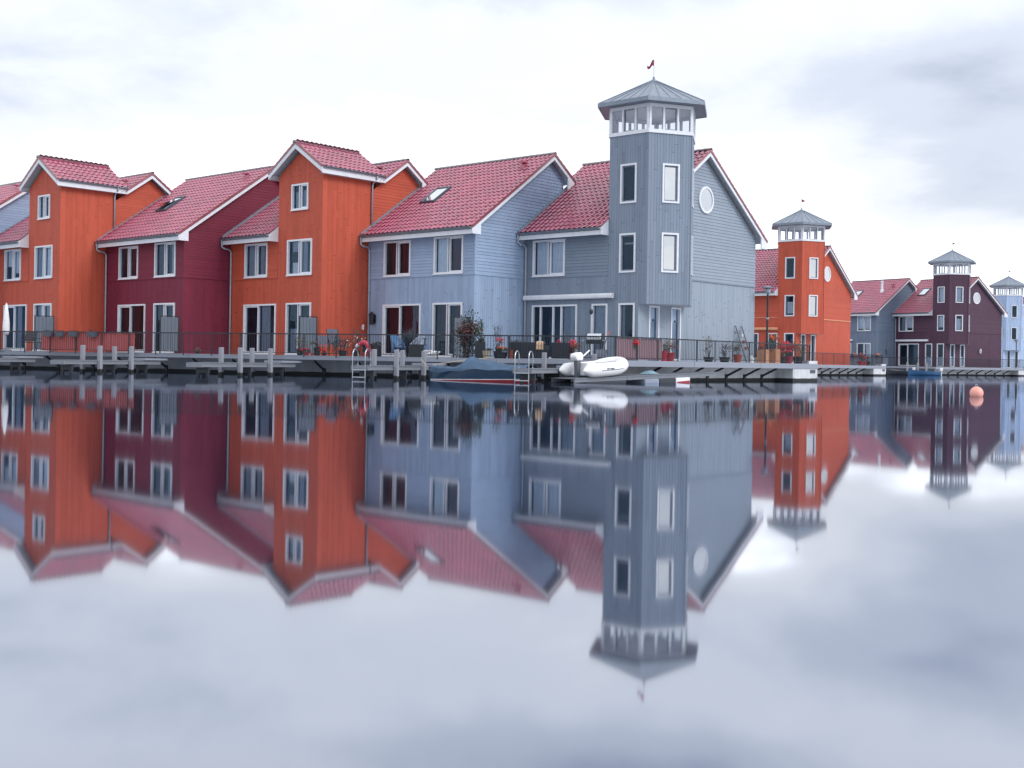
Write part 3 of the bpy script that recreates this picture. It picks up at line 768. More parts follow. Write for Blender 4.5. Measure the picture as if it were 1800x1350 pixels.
        for k in range(6):
            a = Vector(hx(RR, 10.77, k)); b = Vector(hx(RR, 10.77, k + 1)); t0 = Vector(hx(.16, 11.93, k)); t1 = Vector(hx(.16, 11.93, k + 1))
            for f_ in ((0, .2, .4, .6, .8) if not far else (0, .25, .5, .75)):
                p0 = a.lerp(b, f_); p1 = t0.lerp(t1, f_)
                sm.tube([p0, p1], .024 if f_ == 0 else .011, 4)
        sm.build('standing_seam', 'zinc', trf, kind='stuff')
        ef = MB()
        for k in range(6):
            a, b = hx(RR + .03, 0, k), hx(RR + .03, 0, k + 1); c, d_ = hx(RR - .04, 0, k + 1), hx(RR - .04, 0, k)
            ef.prism([(a[0], a[1]), (b[0], b[1]), (c[0], c[1]), (d_[0], d_[1])], 10.60, 10.77)
        ef.build('eaves_gutter', 'zinc', trf)
        fn = MB(); fn.lathe([(.20, 11.88), (.16, 11.96), (.05, 12.03), (.045, 12.12), (.012, 12.14)], 10, (cx, cy)); fn.build('finial', 'zinc_roof', trf)
        fp = MB(); fp.tube([(cx, cy, 12.1), (cx, cy, 12.86)], .012, 6); pole = fp.build('flagpole', 'pipe_grey', H)
        fg = MB(); fs = opts.get('flagdir', 1); n = 6; d2 = Vector((math.cos(yaw), math.sin(yaw), 0)) * fs     # world +X in house frame
        rag = opts.get('ragged')
        for s_ in (0, .008):
            i0 = len(fg.v)
            for k in range(n + 1):
                f_ = k / n; q = Vector((cx, cy, 0)) + d2 * (.29 * f_ * (1 if not rag else 1.0)) + Vector((-d2.y, d2.x, 0)) * (.04 * math.sin(f_ * 6) + s_)
                zc = 12.71 - (.06 * f_ if not rag else .20 * f_ - .06 * math.sin(f_ * 7)); hh_ = .13 * (1 - f_) + (.004 if not rag else .05 * f_ * abs(math.sin(f_ * 5)) + .004)
                fg.v += [(q.x, q.y, zc - hh_), (q.x, q.y, zc + hh_)]
                if k: fg.f.append((i0 + 2 * k - 2, i0 + 2 * k, i0 + 2 * k + 1, i0 + 2 * k - 1))
        fg.build('flag', 'flag_red', pole)
        # round gable window
        vc, zc, r_ = 4.99, 7.2, .60
        rr = MB(); n = 32
        for k in range(n):
            a, b = 2 * math.pi * k / n, 2 * math.pi * (k + 1) / n
            P2 = lambda an, rd, d: (GW + d, vc + rd * math.cos(an), zc + rd * math.sin(an))
            rr.hexa([P2(a, r_, .0), P2(b, r_, .0), P2(b, r_ - .09, .0), P2(a, r_ - .09, .0), P2(a, r_, .08), P2(b, r_, .08), P2(b, r_ - .09, .08), P2(a, r_ - .09, .08)])
        rw_ = rr.build('round_window', 'white_paint', H)
        q = MB(); q.face([P2(2 * math.pi * k / n, r_ - .08, .05) for k in range(n)]); q.build('pane', 'glass_sky', rw_)
        q = MB(); q.face([P2(2 * math.pi * k / n, r_ - .08, .042) for k in range(n)]); q.build('curtain_or_reflection', 'blind_reflection', rw_)
    return H

NEAR = 'houses in a row on the near quay'
FAR = 'houses on the far quay'
cw, cg, cr, bl = 'curtain_white', 'curtain_grey', 'reflection_red', 'blind_reflection'
u5, v5 = -34.542, 36.871
house('light blue wooden house cut off by the left edge of the photo', uv(-62.07, 26.53), PHI, 6.95, 'lightblue', 'plain', 0, group=NEAR, opts=dict(vent=(-.8, 4.0)))
house('orange wooden house at far left with red slatted screen in front', uv(-55.112, 29.022), PHI, 6.955, 'orange', 'block', 0, group=NEAR,
      opts=dict(vent=(-.75, 3.9), curt=dict(bu=[(.02, .45, 0, 1, cg), (.6, .95, 0, 1, cg)], uL=[(.02, .4, .45, 1, cw), (.55, .98, .2, 1, cw)], uR=[(.0, .42, 0, 1, cg), (.58, .95, .0, 1, cw)], dL=[(.5, .7, 0, 1, cg)], dR=[(.05, .4, 0, 1, cg), (.6, .95, 0, 1, cg)])))
house('maroon wooden house between the two orange ones', uv(-48.156, 31.509), PHI, 6.956, 'maroon', 'plain', 300, group=NEAR,
      opts=dict(skylight=(-5.12, -4.22, 1.68, 2.86), open=.22, vent=(-.85, 4.0), curt=dict(uL=[(.25, .48, 0, 1, cr), (.6, 1, 0, 1, cr)], uR=[(.2, .46, 0, 1, cr), (.72, .95, .0, 1, cg)], dL=[(.1, .44, 0, 1, cr), (.5, .75, 0, 1, cr)], dR=[(.2, .45, 0, 1, cr), (.8, .98, 0, 1, cw)])))
house('orange wooden house between the maroon and the light blue one', uv(-41.296, 34.097), PHI, 6.861, 'orange', 'block', 300, group=NEAR,
      opts=dict(vent=(-.7, 3.95), curt=dict(bu=[(.05, .45, .0, .75, cg), (.55, .95, 0, .8, cg)], uL=[(.05, .4, 0, 1, cg), (.6, .8, 0, 1, cg)], uR=[(.1, .42, .0, .35, cw), (.1, .42, .68, 1, cg), (.55, .75, 0, 1, cg)], dL=[(.5, .78, 0, 1, cg)], dR=[(.05, .4, 0, .5, cg)])))
house('light blue wooden house with a skylight beside the grey tower house', uv(u5, v5), PHI, 6.753, 'lightblue', 'plain', 300, group=NEAR,
      opts=dict(skylight=(-5.12, -4.2, 1.68, 2.84), vent=(-.72, 3.9), curt=dict(uL=[(.2, .45, 0, 1, cr), (.62, 1, 0, 1, cr)], uR=[(.02, .42, 0, 1, cw), (.62, .98, 0, 1, cr)], dL=[(.1, .46, .3, 1, cr), (.52, 1, .3, 1, cr)], dR=[(.2, .45, .3, 1, cr), (.75, .98, .4, 1, cr)])))
house('large grey wooden tower house at the corner of the near quay', uv(U6, V6), PHI, 6.612, 'grey', 'tower', 300, group=NEAR,
      opts=dict(gablecol='greypale_sunlit', skyglass=True, flagdir=-1, ragged=True, awning=(-6.5, -1.62, 'white_trim'), curt=dict(uL=[(.03, .46, 0, 1, cw), (.55, .98, 0, 1, cw)], dL=[(.68, 1, 0, 1, cg)], d2=[(0, 1, 0, 1, cg)], tl=[(0, .22, 0, 1, cg)], rm=[(0, 1, 0, 1, bl)], ru=[(0, 1, 0, 1, bl)], g1=[(.0, 1, .70, 1, bl, .16), (0, 1, 0, .74, cg)], g2=[(0, 1, .70, 1, bl, .16), (0, 1, 0, .74, cg)], tm=[(.1, .9, .75, .8, cg)])))  # right-hand panes: reflected sky and trees put in as coloured sheets
o7 = Vector((21.84, 89.83, 0)); y7 = .709
house('orange tower house behind the grey one across the inlet', o7, y7, 6.612, 'orange', 'tower', 0, group=FAR, far=True,
      opts=dict(antenna=True, skyglass=True, awning=(-6.5, -1.9, 'box_wood'), trim='box_wood', curt=dict(rm=[(0, 1, 0, 1, bl)], ru=[(0, 1, 0, 1, bl)], tm=[(.1, .9, .1, .7, cw)])))
o9 = Vector((44.09, 119.78, 0)); y9 = .978
def rel(o, y, du, dv): return Vector((o.x + math.cos(y) * du + math.sin(y) * dv, o.y - math.sin(y) * du + math.cos(y) * dv, 0))
house('dark purple tower house with a round gable window, far right', o9, y9, 6.612, 'purple', 'tower', 0, group=FAR, far=True,
      opts=dict(skylight=(-5.5, -4.6, 2.2, 3.3), awning=(-6.4, -2.4, 'white_trim'), door='slide', curt=dict(uL=[(.1, .45, 0, 1, cg), (.55, 1, .2, 1, cw)], tm=[(0, 1, .2, 1, cw)], tu=[(0, 1, 0, 1, cw)], rm=[(.1, .9, 0, .8, cw)], ru=[(.1, .9, 0, 1, cw)], d2=[(0, 1, 0, .4, bl)], tl=[(0, 1, 0, .4, bl)], g1=[(0, 1, 0, .45, bl)], g2=[(0, 1, 0, .45, bl)])))
house('slate grey house with a white flue, left of the purple tower house', rel(o9, y9, -6.612, -3.0), y9, 6.8, 'slate', 'plain', 0, group=FAR, far=True,
      opts=dict(skylight=(-5.1, -4.2, 2.0, 3.1), flue=(-1.6, 2.8), vent=(-.8, 3.6), awning=(-6.0, -3.0, 'white_trim'), curt=dict(uL=[(.0, .45, 0, 1, cw), (.55, 1, 0, 1, cw)], uR=[(0, .45, .1, 1, cw), (.55, 1, .1, 1, cw)], dR=[(.6, .95, 0, 1, cw)])))
house('mostly hidden house whose roof end shows behind the orange tower house', rel(o9, y9, -13.4, -5.6), y9, 6.8, 'maroon', 'plain', 0, group=FAR, far=True)
o10 = Vector((63.68, 152.94, 0)); y10 = 1.008
house('pale blue tower house at the right edge of the photo', o10, y10, 6.612, 'palebl', 'tower', 0, group=FAR, far=True)

# ------------------------------------------------------------------ quays
def quay(name, o, yaw, sdl, left_len, back, end_v=11.9, du=1.63, dv=-4.3, near=True, strut0=0):
    """o,yaw: house frame of the tower house; sdl: local direction (to the right) of the front edge"""
    e = bpy.data.objects.new(name, None); C.objects.link(e); e.location = (o.x, o.y, 0); e.rotation_euler = (0, 0, -yaw); e['kind'] = 'structure'
    s = Vector(sdl).normalized(); n_in = Vector((-s.y, s.x)); K = Vector((du, dv))
    Lp = K - s * left_len
    poly = [Lp, K, Vector((du, end_v)), Vector((-12, end_v)), Vector((-12, dv + back)), Lp + n_in * back]
    d = MB(); d.prism([tuple(p) for p in poly], .60, ZD); d.build('deck', 'deck_wood', e)
    # edge beams in lengths
    bm_ = []
    def beam(p, q, ln, zb):
        v = q - p; n = max(1, round(v.length / ln)); nn = Vector((v.y, -v.x)).normalized()
        for k in range(n):
            a = p + v * (k / n) + v.normalized() * .006; b = p + v * ((k + 1) / n) - v.normalized() * .006
            mb = MB(); o_ = .03 + .008 * ((k * 7) % 3)
            mb.prism([tuple(a + nn * .002), tuple(a + nn * o_), tuple(b + nn * o_), tuple(b + nn * .002)], zb, ZD + .012); mb.build('edge_beam', 'beam_wood', e)
    beam(Lp, K, 4.8, .585); beam(K, Vector((du, end_v)), 4.8, .53)
    # wall set back under the deck
    wl = MB(); rec = 1.0
    Kw = Vector((du - rec, dv + rec * (n_in.y + .2)))
    Lw = Lp + n_in * rec
    ew = Vector((du - rec, end_v))
    for a, b in ((Lw, Kw), (Kw, ew)):
        v = b - a; n = max(1, round(v.length / 2.9)); nn = Vector((v.y, -v.x)).normalized()
        for k in range(n):
            p = a + v * (k / n) + v.normalized() * .008; q = a + v * ((k + 1) / n) - v.normalized() * .008
            mb = MB(); mb.prism([tuple(p), tuple(p + nn * .10), tuple(q + nn * .10), tuple(q)], -1.5, .6); mb.build('wall_panel', 'concrete' if a is Lw else 'concrete_light', e)  # front run a darker copy: its shade is put into the colour
    # struts
    def struts(p, q, step, first):
        v = (q - p); dr = v.normalized(); nn = Vector((dr.y, -dr.x)); k = first
        while k < v.length - .3:
            a = p + dr * k
            st = MB(); w_ = .022
            lo = a - nn * (rec - .12); hi = a - nn * .06
            P = lambda base, off, z: (base.x + dr.x * off, base.y + dr.y * off, z)
            st.hexa([P(lo, -w_, .10), P(lo, w_, .10), P(hi, w_, .50), P(hi, -w_, .50), P(lo, -w_, .20), P(lo, w_, .20), P(hi, w_, .59), P(hi, -w_, .59)])
            st.hexa([P(lo - nn * .03, -.07, .02), P(lo - nn * .03, .07, .02), P(lo + nn * .05, .07, .02), P(lo + nn * .05, -.07, .02), P(lo - nn * .03, -.07, .24), P(lo - nn * .03, .07, .24), P(lo + nn * .05, .07, .24), P(lo + nn * .05, -.07, .24)])
            st.build('strut', 'black_metal', e); k += step
    struts(Lp, K, 2.0, 1.1); struts(K, Vector((du, end_v)), 1.55, 3.2)
    # concrete end block
    eb = MB(); eb.box(du - rec - .02, du + .01, end_v - 2.4, end_v + .02, -1.2, .583); eb.box(du - .5, du + .012, end_v - .85, end_v + .02, .583, .90)
    eb.build('end_block', 'concrete_light', e)
    vg = MB(); vg.box(du + .008, du + .03, end_v - .72, end_v - .22, .32, .48); vt = vg.build('vent_grille', 'dark_frame', e)
    return e, K, s, n_in
quay('near_quay', uv(U6, V6), PHI, (6.86, 2.53), 62, 15)
quay('orange_house_quay', o7, y7, (6.86, 2.6), 22, 14)
quay('far_quay', o9, y9, (6.6, 3.0), 26, 14)
quay('farthest_quay', o10, y10, (6.6, 3.0), 14, 14)

# ------------------------------------------------------------------ railings
def railing(label, pts, post_step=1.45, h=.90, group='black metal railings on the quays', bal=True, zs=.0):
    """pts: world points along the deck edge"""
    T = thing('railing', label, 'railing', pts[0], 0, group); o_ = Vector(pts[0])
    tp = MB(); bl_ = MB()
    for a, b in zip(pts[:-1], pts[1:]):
        a = a - o_; b = b - o_; v = b - a; n = max(1, round(v.length / post_step))
        dn = v.normalized(); sd = Vector((-dn.y, dn.x, 0))
        def bar(p, q, w_, z0, z1): tp.hexa([p - sd * w_ + Vector((0, 0, z0)), q - sd * w_ + Vector((0, 0, z0)), q + sd * w_ + Vector((0, 0, z0)), p + sd * w_ + Vector((0, 0, z0)), p - sd * w_ + Vector((0, 0, z1)), q - sd * w_ + Vector((0, 0, z1)), q + sd * w_ + Vector((0, 0, z1)), p + sd * w_ + Vector((0, 0, z1))])
        bar(a, b, .026, h - .028, h + .020); bar(a, b, .012, .09, .115)
        for k in range(n + 1):
            p = a + v * (k / n); mb = MB()
            mb.box(-.022, .022, -.012, .012, -.06, h - .025); ob = mb.build('post', 'black_metal', T); ob.location = p; ob.rotation_euler = (0, 0, math.atan2(v.y, v.x))
        if bal:
            m = round(v.length / .115)
            for k in range(m):
                p = a + v * ((k + .5) / m); bl_.box(p.x - .0075, p.x + .0075, p.y - .0075, p.y + .0075, .115, h - .025)
    tp.build('rail', 'black_metal', T)
    if bal: bl_.build('balusters', 'black_metal', T, kind='stuff')
    return T
RY = -3.9
railing('long black railing on the quay in front of the orange and maroon houses', [Q(-26, RY), Q(-9.0, RY)])
railing('black railing on the quay in front of second orange and light blue houses', [Q(-9.0 + .03, RY), Q(3.0, RY)])
K6 = rel(uv(U6, V6), PHI, 1.55, -4.2); K6.z = ZD
railing('black railing on the quay before the sliding door of grey tower house', [Q(3.03, RY), K6])
def r6(du, dv, z=ZD): p = rel(uv(U6, V6), PHI, du, dv); p.z = z; return p
railing('black railing along the side deck of the grey tower house', [r6(1.55, -4.17), r6(1.55, 11.3), r6(1.1, 11.5)], bal=True)
def r7(du, dv, z=ZD): p = rel(o7, y7, du, dv); p.z = z; return p
def r9(du, dv, z=ZD): p = rel(o9, y9, du, dv); p.z = z; return p
railing('railing on the side deck of the orange tower house across the inlet', [r7(1.55, -3), r7(1.55, 11.4), r7(.6, 11.5)], post_step=1.7)
s9 = Vector((6.6, 3.0)).normalized()
railing('railing on the far quay in front of slate and purple houses', [r9(1.55 - s9.x * 20, -4.2 - s9.y * 20), r9(1.55, -4.2), r9(1.55, 11.4)], post_step=1.8)


# ------------------------------------------------------------------ finger piers, posts, ladders
def pier(label, t0, y_end, posts, step=True):
    P = thing('finger_pier', label, 'pier', Q(t0, -4.0, 0), QROT, 'finger piers along the near quay')
    n_y = y_end + 4.0                                   # local y (negative is outward)
    for s_ in (-1, 1):
        b = MB(); b.box(s_ * .30 - .03, s_ * .30 + .03, n_y, -.05, .27, .40); b.build('side_beam', 'old_wood', P)
    e_ = MB(); e_.box(-.34, .34, n_y - .045, n_y, .26, .405); e_.build('end_beam', 'old_wood', P)
    n = int(-n_y / .15)
    k = 0
    for i in range(n):
        b = MB(); y0 = n_y + i * .15; b.box(-.36, .36, y0 + .005, y0 + .145, .402, .432 + .004 * (i % 3)); b.build('plank', 'old_wood', P)
    for y in (n_y + .5, n_y / 2, -.9):
        b = MB(); b.box(-.27, .27, y - .05, y + .05, .05, .269); b.build('cross_beam', 'float_dark', P)
        for s_ in (-1, 1):
            b = MB(); b.box(s_ * .2 - .05, s_ * .2 + .05, y - .04, y + .04, -.8, .05); b.build('pile', 'float_dark', P)
    if step:
        b = MB(); b.box(-.42, .42, -1.25, .35, .45, .53); b.build('gangplank', 'beam_wood', P)
    for i, (dx, y, top) in enumerate(posts):
        b = MB(); w_ = .078; x = dx
        b.hexa([(x - w_, y - w_, -1.0), (x + w_, y - w_, -1.0), (x + w_, y + w_, -1.0), (x - w_, y + w_, -1.0), (x - w_ * .94, y - w_ * .94, top), (x + w_ * .94, y - w_ * .94, top), (x + w_ * .94, y + w_ * .94, top + .012), (x - w_ * .94, y + w_ * .94, top + .012)])
        b.build('mooring_post', 'post_wood', P, bevel=.012)
    return P
PS = [(.42, -4.1, 1.0), (.42, -2.15, 1.01), (-.42, -4.1, 1.02), (-.42, -2.15, 1.0)]
pier('narrow wooden pier cut off by the left edge of the photo', -19.9, -10.0, [(.42, -2.75, .98)] + PS[2:3])
pier('narrow wooden pier with four posts before the red slatted screen', -13.2, -10.0, PS)
pier('narrow wooden pier with four posts before the maroon house corner', -6.6, -10.6, [(.42, -4.3, 1.0), (.42, -2.15, 1.0), (-.42, -4.3, 1.0), (-.42, -2.15, 1.01)])
pier('narrow wooden pier with four posts and a steel ladder, left of covered boat', -.05, -10.4, [(.42, -4.4, 1.0), (.42, -2.0, .99), (-.42, -4.5, 1.0), (-.42, -2.1, 1.0)])
pier('narrow wooden pier with a steel ladder between covered boat and white dinghy', 5.8, -10.2, [(-.42, -2.7, .98), (.42, -2.0, .97), (.75, -.25, .97)])
def swim_ladder(label, t0, y, group='steel swim ladders'):
    T = thing('swim_ladder', label, 'ladder', Q(t0, y, 0), QROT, group)
    for s_ in (-.24, .24):
        path = [(s_, -.07, -.55), (s_, -.07, .80)]
        for k in range(1, 8):
            a = math.pi * k / 8; path.append((s_, -.07 + .20 * (1 - math.cos(a)), .80 + .20 * math.sin(a)))
        path += [(s_, .33, .80), (s_, .33, .44)]
        b = MB(); b.tube(path, .019, 8); b.build('handrail', 'steel', T, smooth=True)
        f = MB(); f.lathe([(.05, .435), (.05, .45)], 10, (s_, .33)); f.build('foot_plate', 'steel', T)
    for z in (.28, .03, -.22): 
        b = MB(); b.box(-.24, .24, -.10, -.04, z - .015, z + .015); b.build('rung', 'steel', T)
    return T
swim_ladder('steel swim ladder below the second orange house, at pier end', -.05, -10.44)
swim_ladder('steel swim ladder just right of the covered blue boat', 5.8, -10.24)

# ------------------------------------------------------------------ covered motor boat
def loft(mb, secs, close=False):
    n = len(secs[0]); i0 = len(mb.v)
    for s_ in secs: mb.v += [tuple(p) for p in s_]
    for k in range(len(secs) - 1):
        for j in range(n - 1): a = i0 + k * n + j; mb.f.append((a, a + 1, a + n + 1, a + n))
stern, bow = Vector((.66, 41.0, 0)), Vector((-2.90, 42.25, 0))
bd = bow - stern; LB = bd.length
B = thing('motor_boat', 'dark blue motor boat under a blue tarpaulin moored at the quay', 'boat', (stern.x, stern.y, ZW), math.atan2(bd.y, bd.x))
def half(f): return .74 * (1 - max(0, (f - .35) / .65) ** 2.2) + .012
def gun(f): return .43 - .10 * f + .12 * f * f
def hull_sec(f, zs):
    out = []
    for z in zs: out.append((f * LB + (.22 * max(0, z) * (f ** 6)), half(f) * (1 - .28 * (1 - min(1, (z + .2) / .7)) ** 1.5) * (1 if f < .98 else .6), z))
    return out
NS = 22
for nm, z0f, z1f, mt in (('hull_bottom', lambda f: -.2, lambda f: .075 * (1 - f) + .008, 'antifoul'), ('boot_stripe', lambda f: .075 * (1 - f) + .008, lambda f: .075 * (1 - f) + .034, 'boat_white'), ('hull', lambda f: .075 * (1 - f) + .034, gun, 'hull_blue')):
    mb = MB()
    for sd_ in (1, -1):
        secs = []
        for k in range(NS + 1):
            f = k / NS; zs = [z0f(f) + (z1f(f) - z0f(f)) * j / 4 for j in range(5)]
            secs.append([(x, y * sd_, z) for x, y, z in hull_sec(f, zs)])
        loft(mb, secs)
    zs = [z0f(0) + (z1f(0) - z0f(0)) * j / 4 for j in range(5)]; a = hull_sec(0, zs); i0 = len(mb.v)
    mb.v += a + [(x, -y, z) for x, y, z in a]
    for j in range(4): mb.f.append((i0 + j, i0 + j + 1, i0 + 6 + j, i0 + 5 + j))
    mb.build(nm, mt, B, smooth=True)
rnd = random.Random(4)
mb = MB(); secs = []
for k in range(41):
    f = k / 40; g0 = gun(f); hw = half(f) + .035; f2 = f * LB * 1.012 - .02
    crown = (.13 + .29 * (f / .58) ** 2) if f < .58 else .03 + .39 * math.exp(-((f - .58) / .085) ** 2)
    hem = g0 - .025 - .022 * math.sin(f * 9 + 1) - .02 * math.sin(f * 23) - .15 * max(0, f - .55) / .45
    ring = [(f2, -hw - .012, hem)]
    for j in range(17):
        q = -1 + 2 * j / 16; prof = (1 - abs(q) ** 2.4); fold = .022 * math.sin(f * 23 + q * 5) * prof + .016 * math.sin(q * 17 + f * 9) * prof + .012 * math.sin(f * 51 - q * 4) * prof
        ring.append((f2, q * hw, g0 + .015 + crown * prof + fold))
    ring.append((f2, hw + .012, hem)); secs.append(ring)
loft(mb, secs)
cv = mb.build('boat_cover', 'tarp', B, smooth=True)
sm_ = cv.modifiers.new('sub', 'SUBSURF'); sm_.levels = 1; sm_.render_levels = 2
mb = MB(); mb.tube([(LB * .98, .0, .34), (LB * .985, .0, .42), (LB * 1.0, .0, .42), (LB * 1.005, .0, .34)], .018, 6); mb.build('bow_cleat', 'steel', B)
mb = MB(); p0 = Q(.30, -6.1, .70); p1 = Vector((bow.x + .1, bow.y - .02, .33)); pts = []
for k in range(13): f = k / 12; q = p0.lerp(p1, f); pts.append((q.x, q.y, q.z - .10 * math.sin(math.pi * f)))
rp = MB(); rp.tube(pts, .012, 6); tag(rp.build('mooring_rope', 'rope'), 'thin mooring rope from the covered boat bow to a post', 'rope')
pts = [tuple(Q(2.3, -3.98, .78)), tuple(Q(1.6, -4.8, .68)), tuple(Q(.9, -6.2, .50)), (bow.x + .25, bow.y + .1, .36)]
rp = MB(); rp.tube(pts, .012, 6); tag(rp.build('mooring_rope', 'rope'), 'pale rope slanting from the deck edge down to the covered boat', 'rope')

# ------------------------------------------------------------------ pontoon with the white dinghy
P0 = r6(2.35, -8.3, 0); PR = math.atan2(Vv.y, Vv.x)
PT = thing('floating_pontoon', 'low wooden pontoon carrying the white dinghy beside the corner of quay', 'pontoon', P0, PR)
LPn = 9.2
def pz(x): return .08 + .028 * x
for k in range(46):
    x = k * .2; b = MB(); b.hexa([(x + .008, -.55, pz(x)), (x + .192, -.55, pz(x)), (x + .192, .55, pz(x)), (x + .008, .55, pz(x)), (x + .008, -.55, pz(x) + .035), (x + .192, -.55, pz(x) + .035), (x + .192, .55, pz(x) + .035), (x + .008, .55, pz(x) + .035)])
    b.build('plank', 'old_wood', PT)
for y in (-.52, .46):
    for k in range(3):
        x0, x1 = k * LPn / 3 + .01, (k + 1) * LPn / 3 - .01; b = MB()
        b.hexa([(x0, y, pz(x0) - .12), (x1, y, pz(x1) - .12), (x1, y + .06, pz(x1) - .12), (x0, y + .06, pz(x0) - .12), (x0, y, pz(x0) - .004), (x1, y, pz(x1) - .004), (x1, y + .06, pz(x1) - .004), (x0, y + .06, pz(x0) - .004)]); b.build('side_beam', 'old_wood', PT)
for x0, x1, mt in ((.6, 2.9, 'float_dark'), (4.1, 5.0, 'grey_plastic'), (5.05, 6.1, 'float_dark'), (6.15, 7.1, 'boat_white')):
    b = MB(); b.prism([(x0, -.22), (x0 + .08, -.30), (x1 - .08, -.30), (x1, -.22), (x1, pz(x1) - .125), (x0, pz(x0) - .125)], -.6, .6, lambda x, z, h: (x, h, z)); fl_ = b.build('float', mt, PT, bevel=.03)
b = MB(); b.hexa([(6.2, -.612, -.12), (7.05, -.612, -.12), (7.05, -.601, -.12), (6.2, -.601, -.12), (6.2, -.612, -.02), (7.05, -.612, .03), (7.05, -.601, .03), (6.2, -.601, -.02)]); b.build('painted_band', 'antifoul', PT)
hp = MB(); rnd = random.Random(7); secs = []
for k in range(13):
    f = k / 12; secs.append([(f * .85 - .42, q * .22, (.13 * math.sin(math.pi * f) ** .7 * (1 - q * q)) + .02 * rnd.uniform(-1, 1) * (1 - q * q) + .002) for q in [-1, -.7, -.4, -.1, .2, .5, .8, 1]])
loft(hp, secs); q = r6(2.35, -3.1, pz(5.2) + .037); ob = tag(hp.build('folded_tarpaulin', 'tarp_pale', smooth=True), 'crumpled pale blue tarpaulin lying on the pontoon', 'tarpaulin'); ob.location = q; ob.rotation_euler = (0, 0, PR)

DG = thing('inflatable_dinghy', 'white inflatable dinghy with an outboard motor on the pontoon', 'dinghy', r6(2.40, -7.40, pz(.9) + .04), PR + R(3))
DG.rotation_euler = (0, R(-2.0), PR + R(2))
path = [(-.52, -.52, .24), (-.36, -.52, .245), (-.12, -.52, .25), (.25, -.52, .25), (.8, -.52, .255), (1.3, -.51, .265), (1.65, -.47, .29)]
rad = [.012, .12, .235, .25, .25, .25, .245]
for k in range(1, 10):
    a = -math.pi / 2 + math.pi * k / 10; path.append((1.75 + .52 * math.cos(a), .47 * math.sin(a), .31 + .12 * math.cos(a))); rad.append(.24)
path += [(x, -y, z) for x, y, z in reversed(path[:7])]; rad += list(reversed(rad[:7]))
b = MB(); b.tube(path, rad, 18); tb = b.build('tube', 'rubber_white', DG, smooth=True)
for s_ in (-1, 1):
    b = MB(); b.tube([(x, s_ * (abs(y) + r_ * .985), z - .02) for (x, y, z), r_ in zip(path[3:7], rad[3:7])], .014, 6); b.build('rub_strake', 'grey_strip', DG)
    b = MB(); pts = [(x_, s_ * (.52 + .01), .51 + .03 * abs(math.sin(i * 1.6)) - (.02 if i % 2 else 0)) for i, x_ in enumerate([.2, .45, .7, .95, 1.2, 1.45])]; b.tube(pts, .010, 6); b.build('grab_line', 'grey_strip', DG)
b = MB(); b.prism([(-.1, -.40), (1.6, -.40), (2.0, -.2), (2.0, .2), (1.6, .40), (-.1, .40)], .05, .09); b.build('floor', 'grey_plastic', DG)
b = MB(); b.box(-.06, .0, -.36, .36, .04, .50); b.build('transom', 'rubber_white', DG, bevel=.01)
b = MB(); b.box(.75, 1.0, -.40, .40, .28, .31); b.build('thwart', 'old_wood', DG)
for x0, x1 in ((.55, .70), (.74, 1.0)):                                   # small printed marks on the side of the tube
    b = MB()
    for k in range(3 if x0 < .6 else 5):
        w_ = (x1 - x0) / (3 if x0 < .6 else 5); b.box(x0 + k * w_ + .008, x0 + (k + 1) * w_ - .004, -.778, -.768, .26, .31)
    b.build('printed_mark', 'grey_strip', DG, kind='stuff')
OM = MB(); OM.prism([(-.20, -.12), (-.30, .0), (-.26, .12), (.05, .18), (.16, .08), (.14, -.12)], -.14, .14, lambda x, z, h: (x - .12, h, z + .70)); om = OM.build('outboard_motor', 'rubber_white', DG, bevel=.05)
b = MB(); b.hexa([(-.24, -.06, -.10), (-.12, -.06, -.10), (-.12, .06, -.10), (-.24, .06, -.10), (-.26, -.08, .58), (-.06, -.08, .58), (-.06, .08, .58), (-.26, .08, .58)]); b.build('motor_leg', 'motor_grey', om)
b = MB(); b.hexa([(-.36, -.035, -.20), (-.08, -.035, -.20), (-.08, .035, -.20), (-.36, .035, -.20), (-.34, -.03, -.10), (-.10, -.03, -.10), (-.10, .03, -.10), (-.34, .03, -.10)]); b.hexa([(-.24, -.008, -.36), (-.16, -.008, -.36), (-.16, .008, -.36), (-.24, .008, -.36), (-.30, -.012, -.2), (-.12, -.012, -.2), (-.12, .012, -.2), (-.30, .012, -.2)]); b.build('gearcase', 'pipe_grey', om)
for k in range(3):
    a = 2 * math.pi * k / 3 + .4; c, s_ = math.cos(a), math.sin(a); b = MB()
    b.hexa([(-.39, .02 * c - .03 * s_, -.15 + .02 * s_ + .03 * c), (-.37, .02 * c + .03 * s_, -.15 + .02 * s_ - .03 * c), (-.37, .12 * c + .05 * s_, -.15 + .12 * s_ - .05 * c), (-.39, .12 * c - .05 * s_, -.15 + .12 * s_ + .05 * c)] + [(-.385, .02 * c - .03 * s_, -.148 + .02 * s_ + .03 * c), (-.365, .02 * c + .03 * s_, -.148 + .02 * s_ - .03 * c), (-.365, .12 * c + .05 * s_, -.148 + .12 * s_ - .05 * c), (-.385, .12 * c - .05 * s_, -.148 + .12 * s_ + .05 * c)]); b.build('propeller_blade', 'boat_white', om)
b = MB(); b.tube([(-.05, .0, .66), (.25, .02, .74), (.62, .04, .92)], [.03, .025, .028], 8); b.build('tiller', 'rubber_white', om, smooth=True)

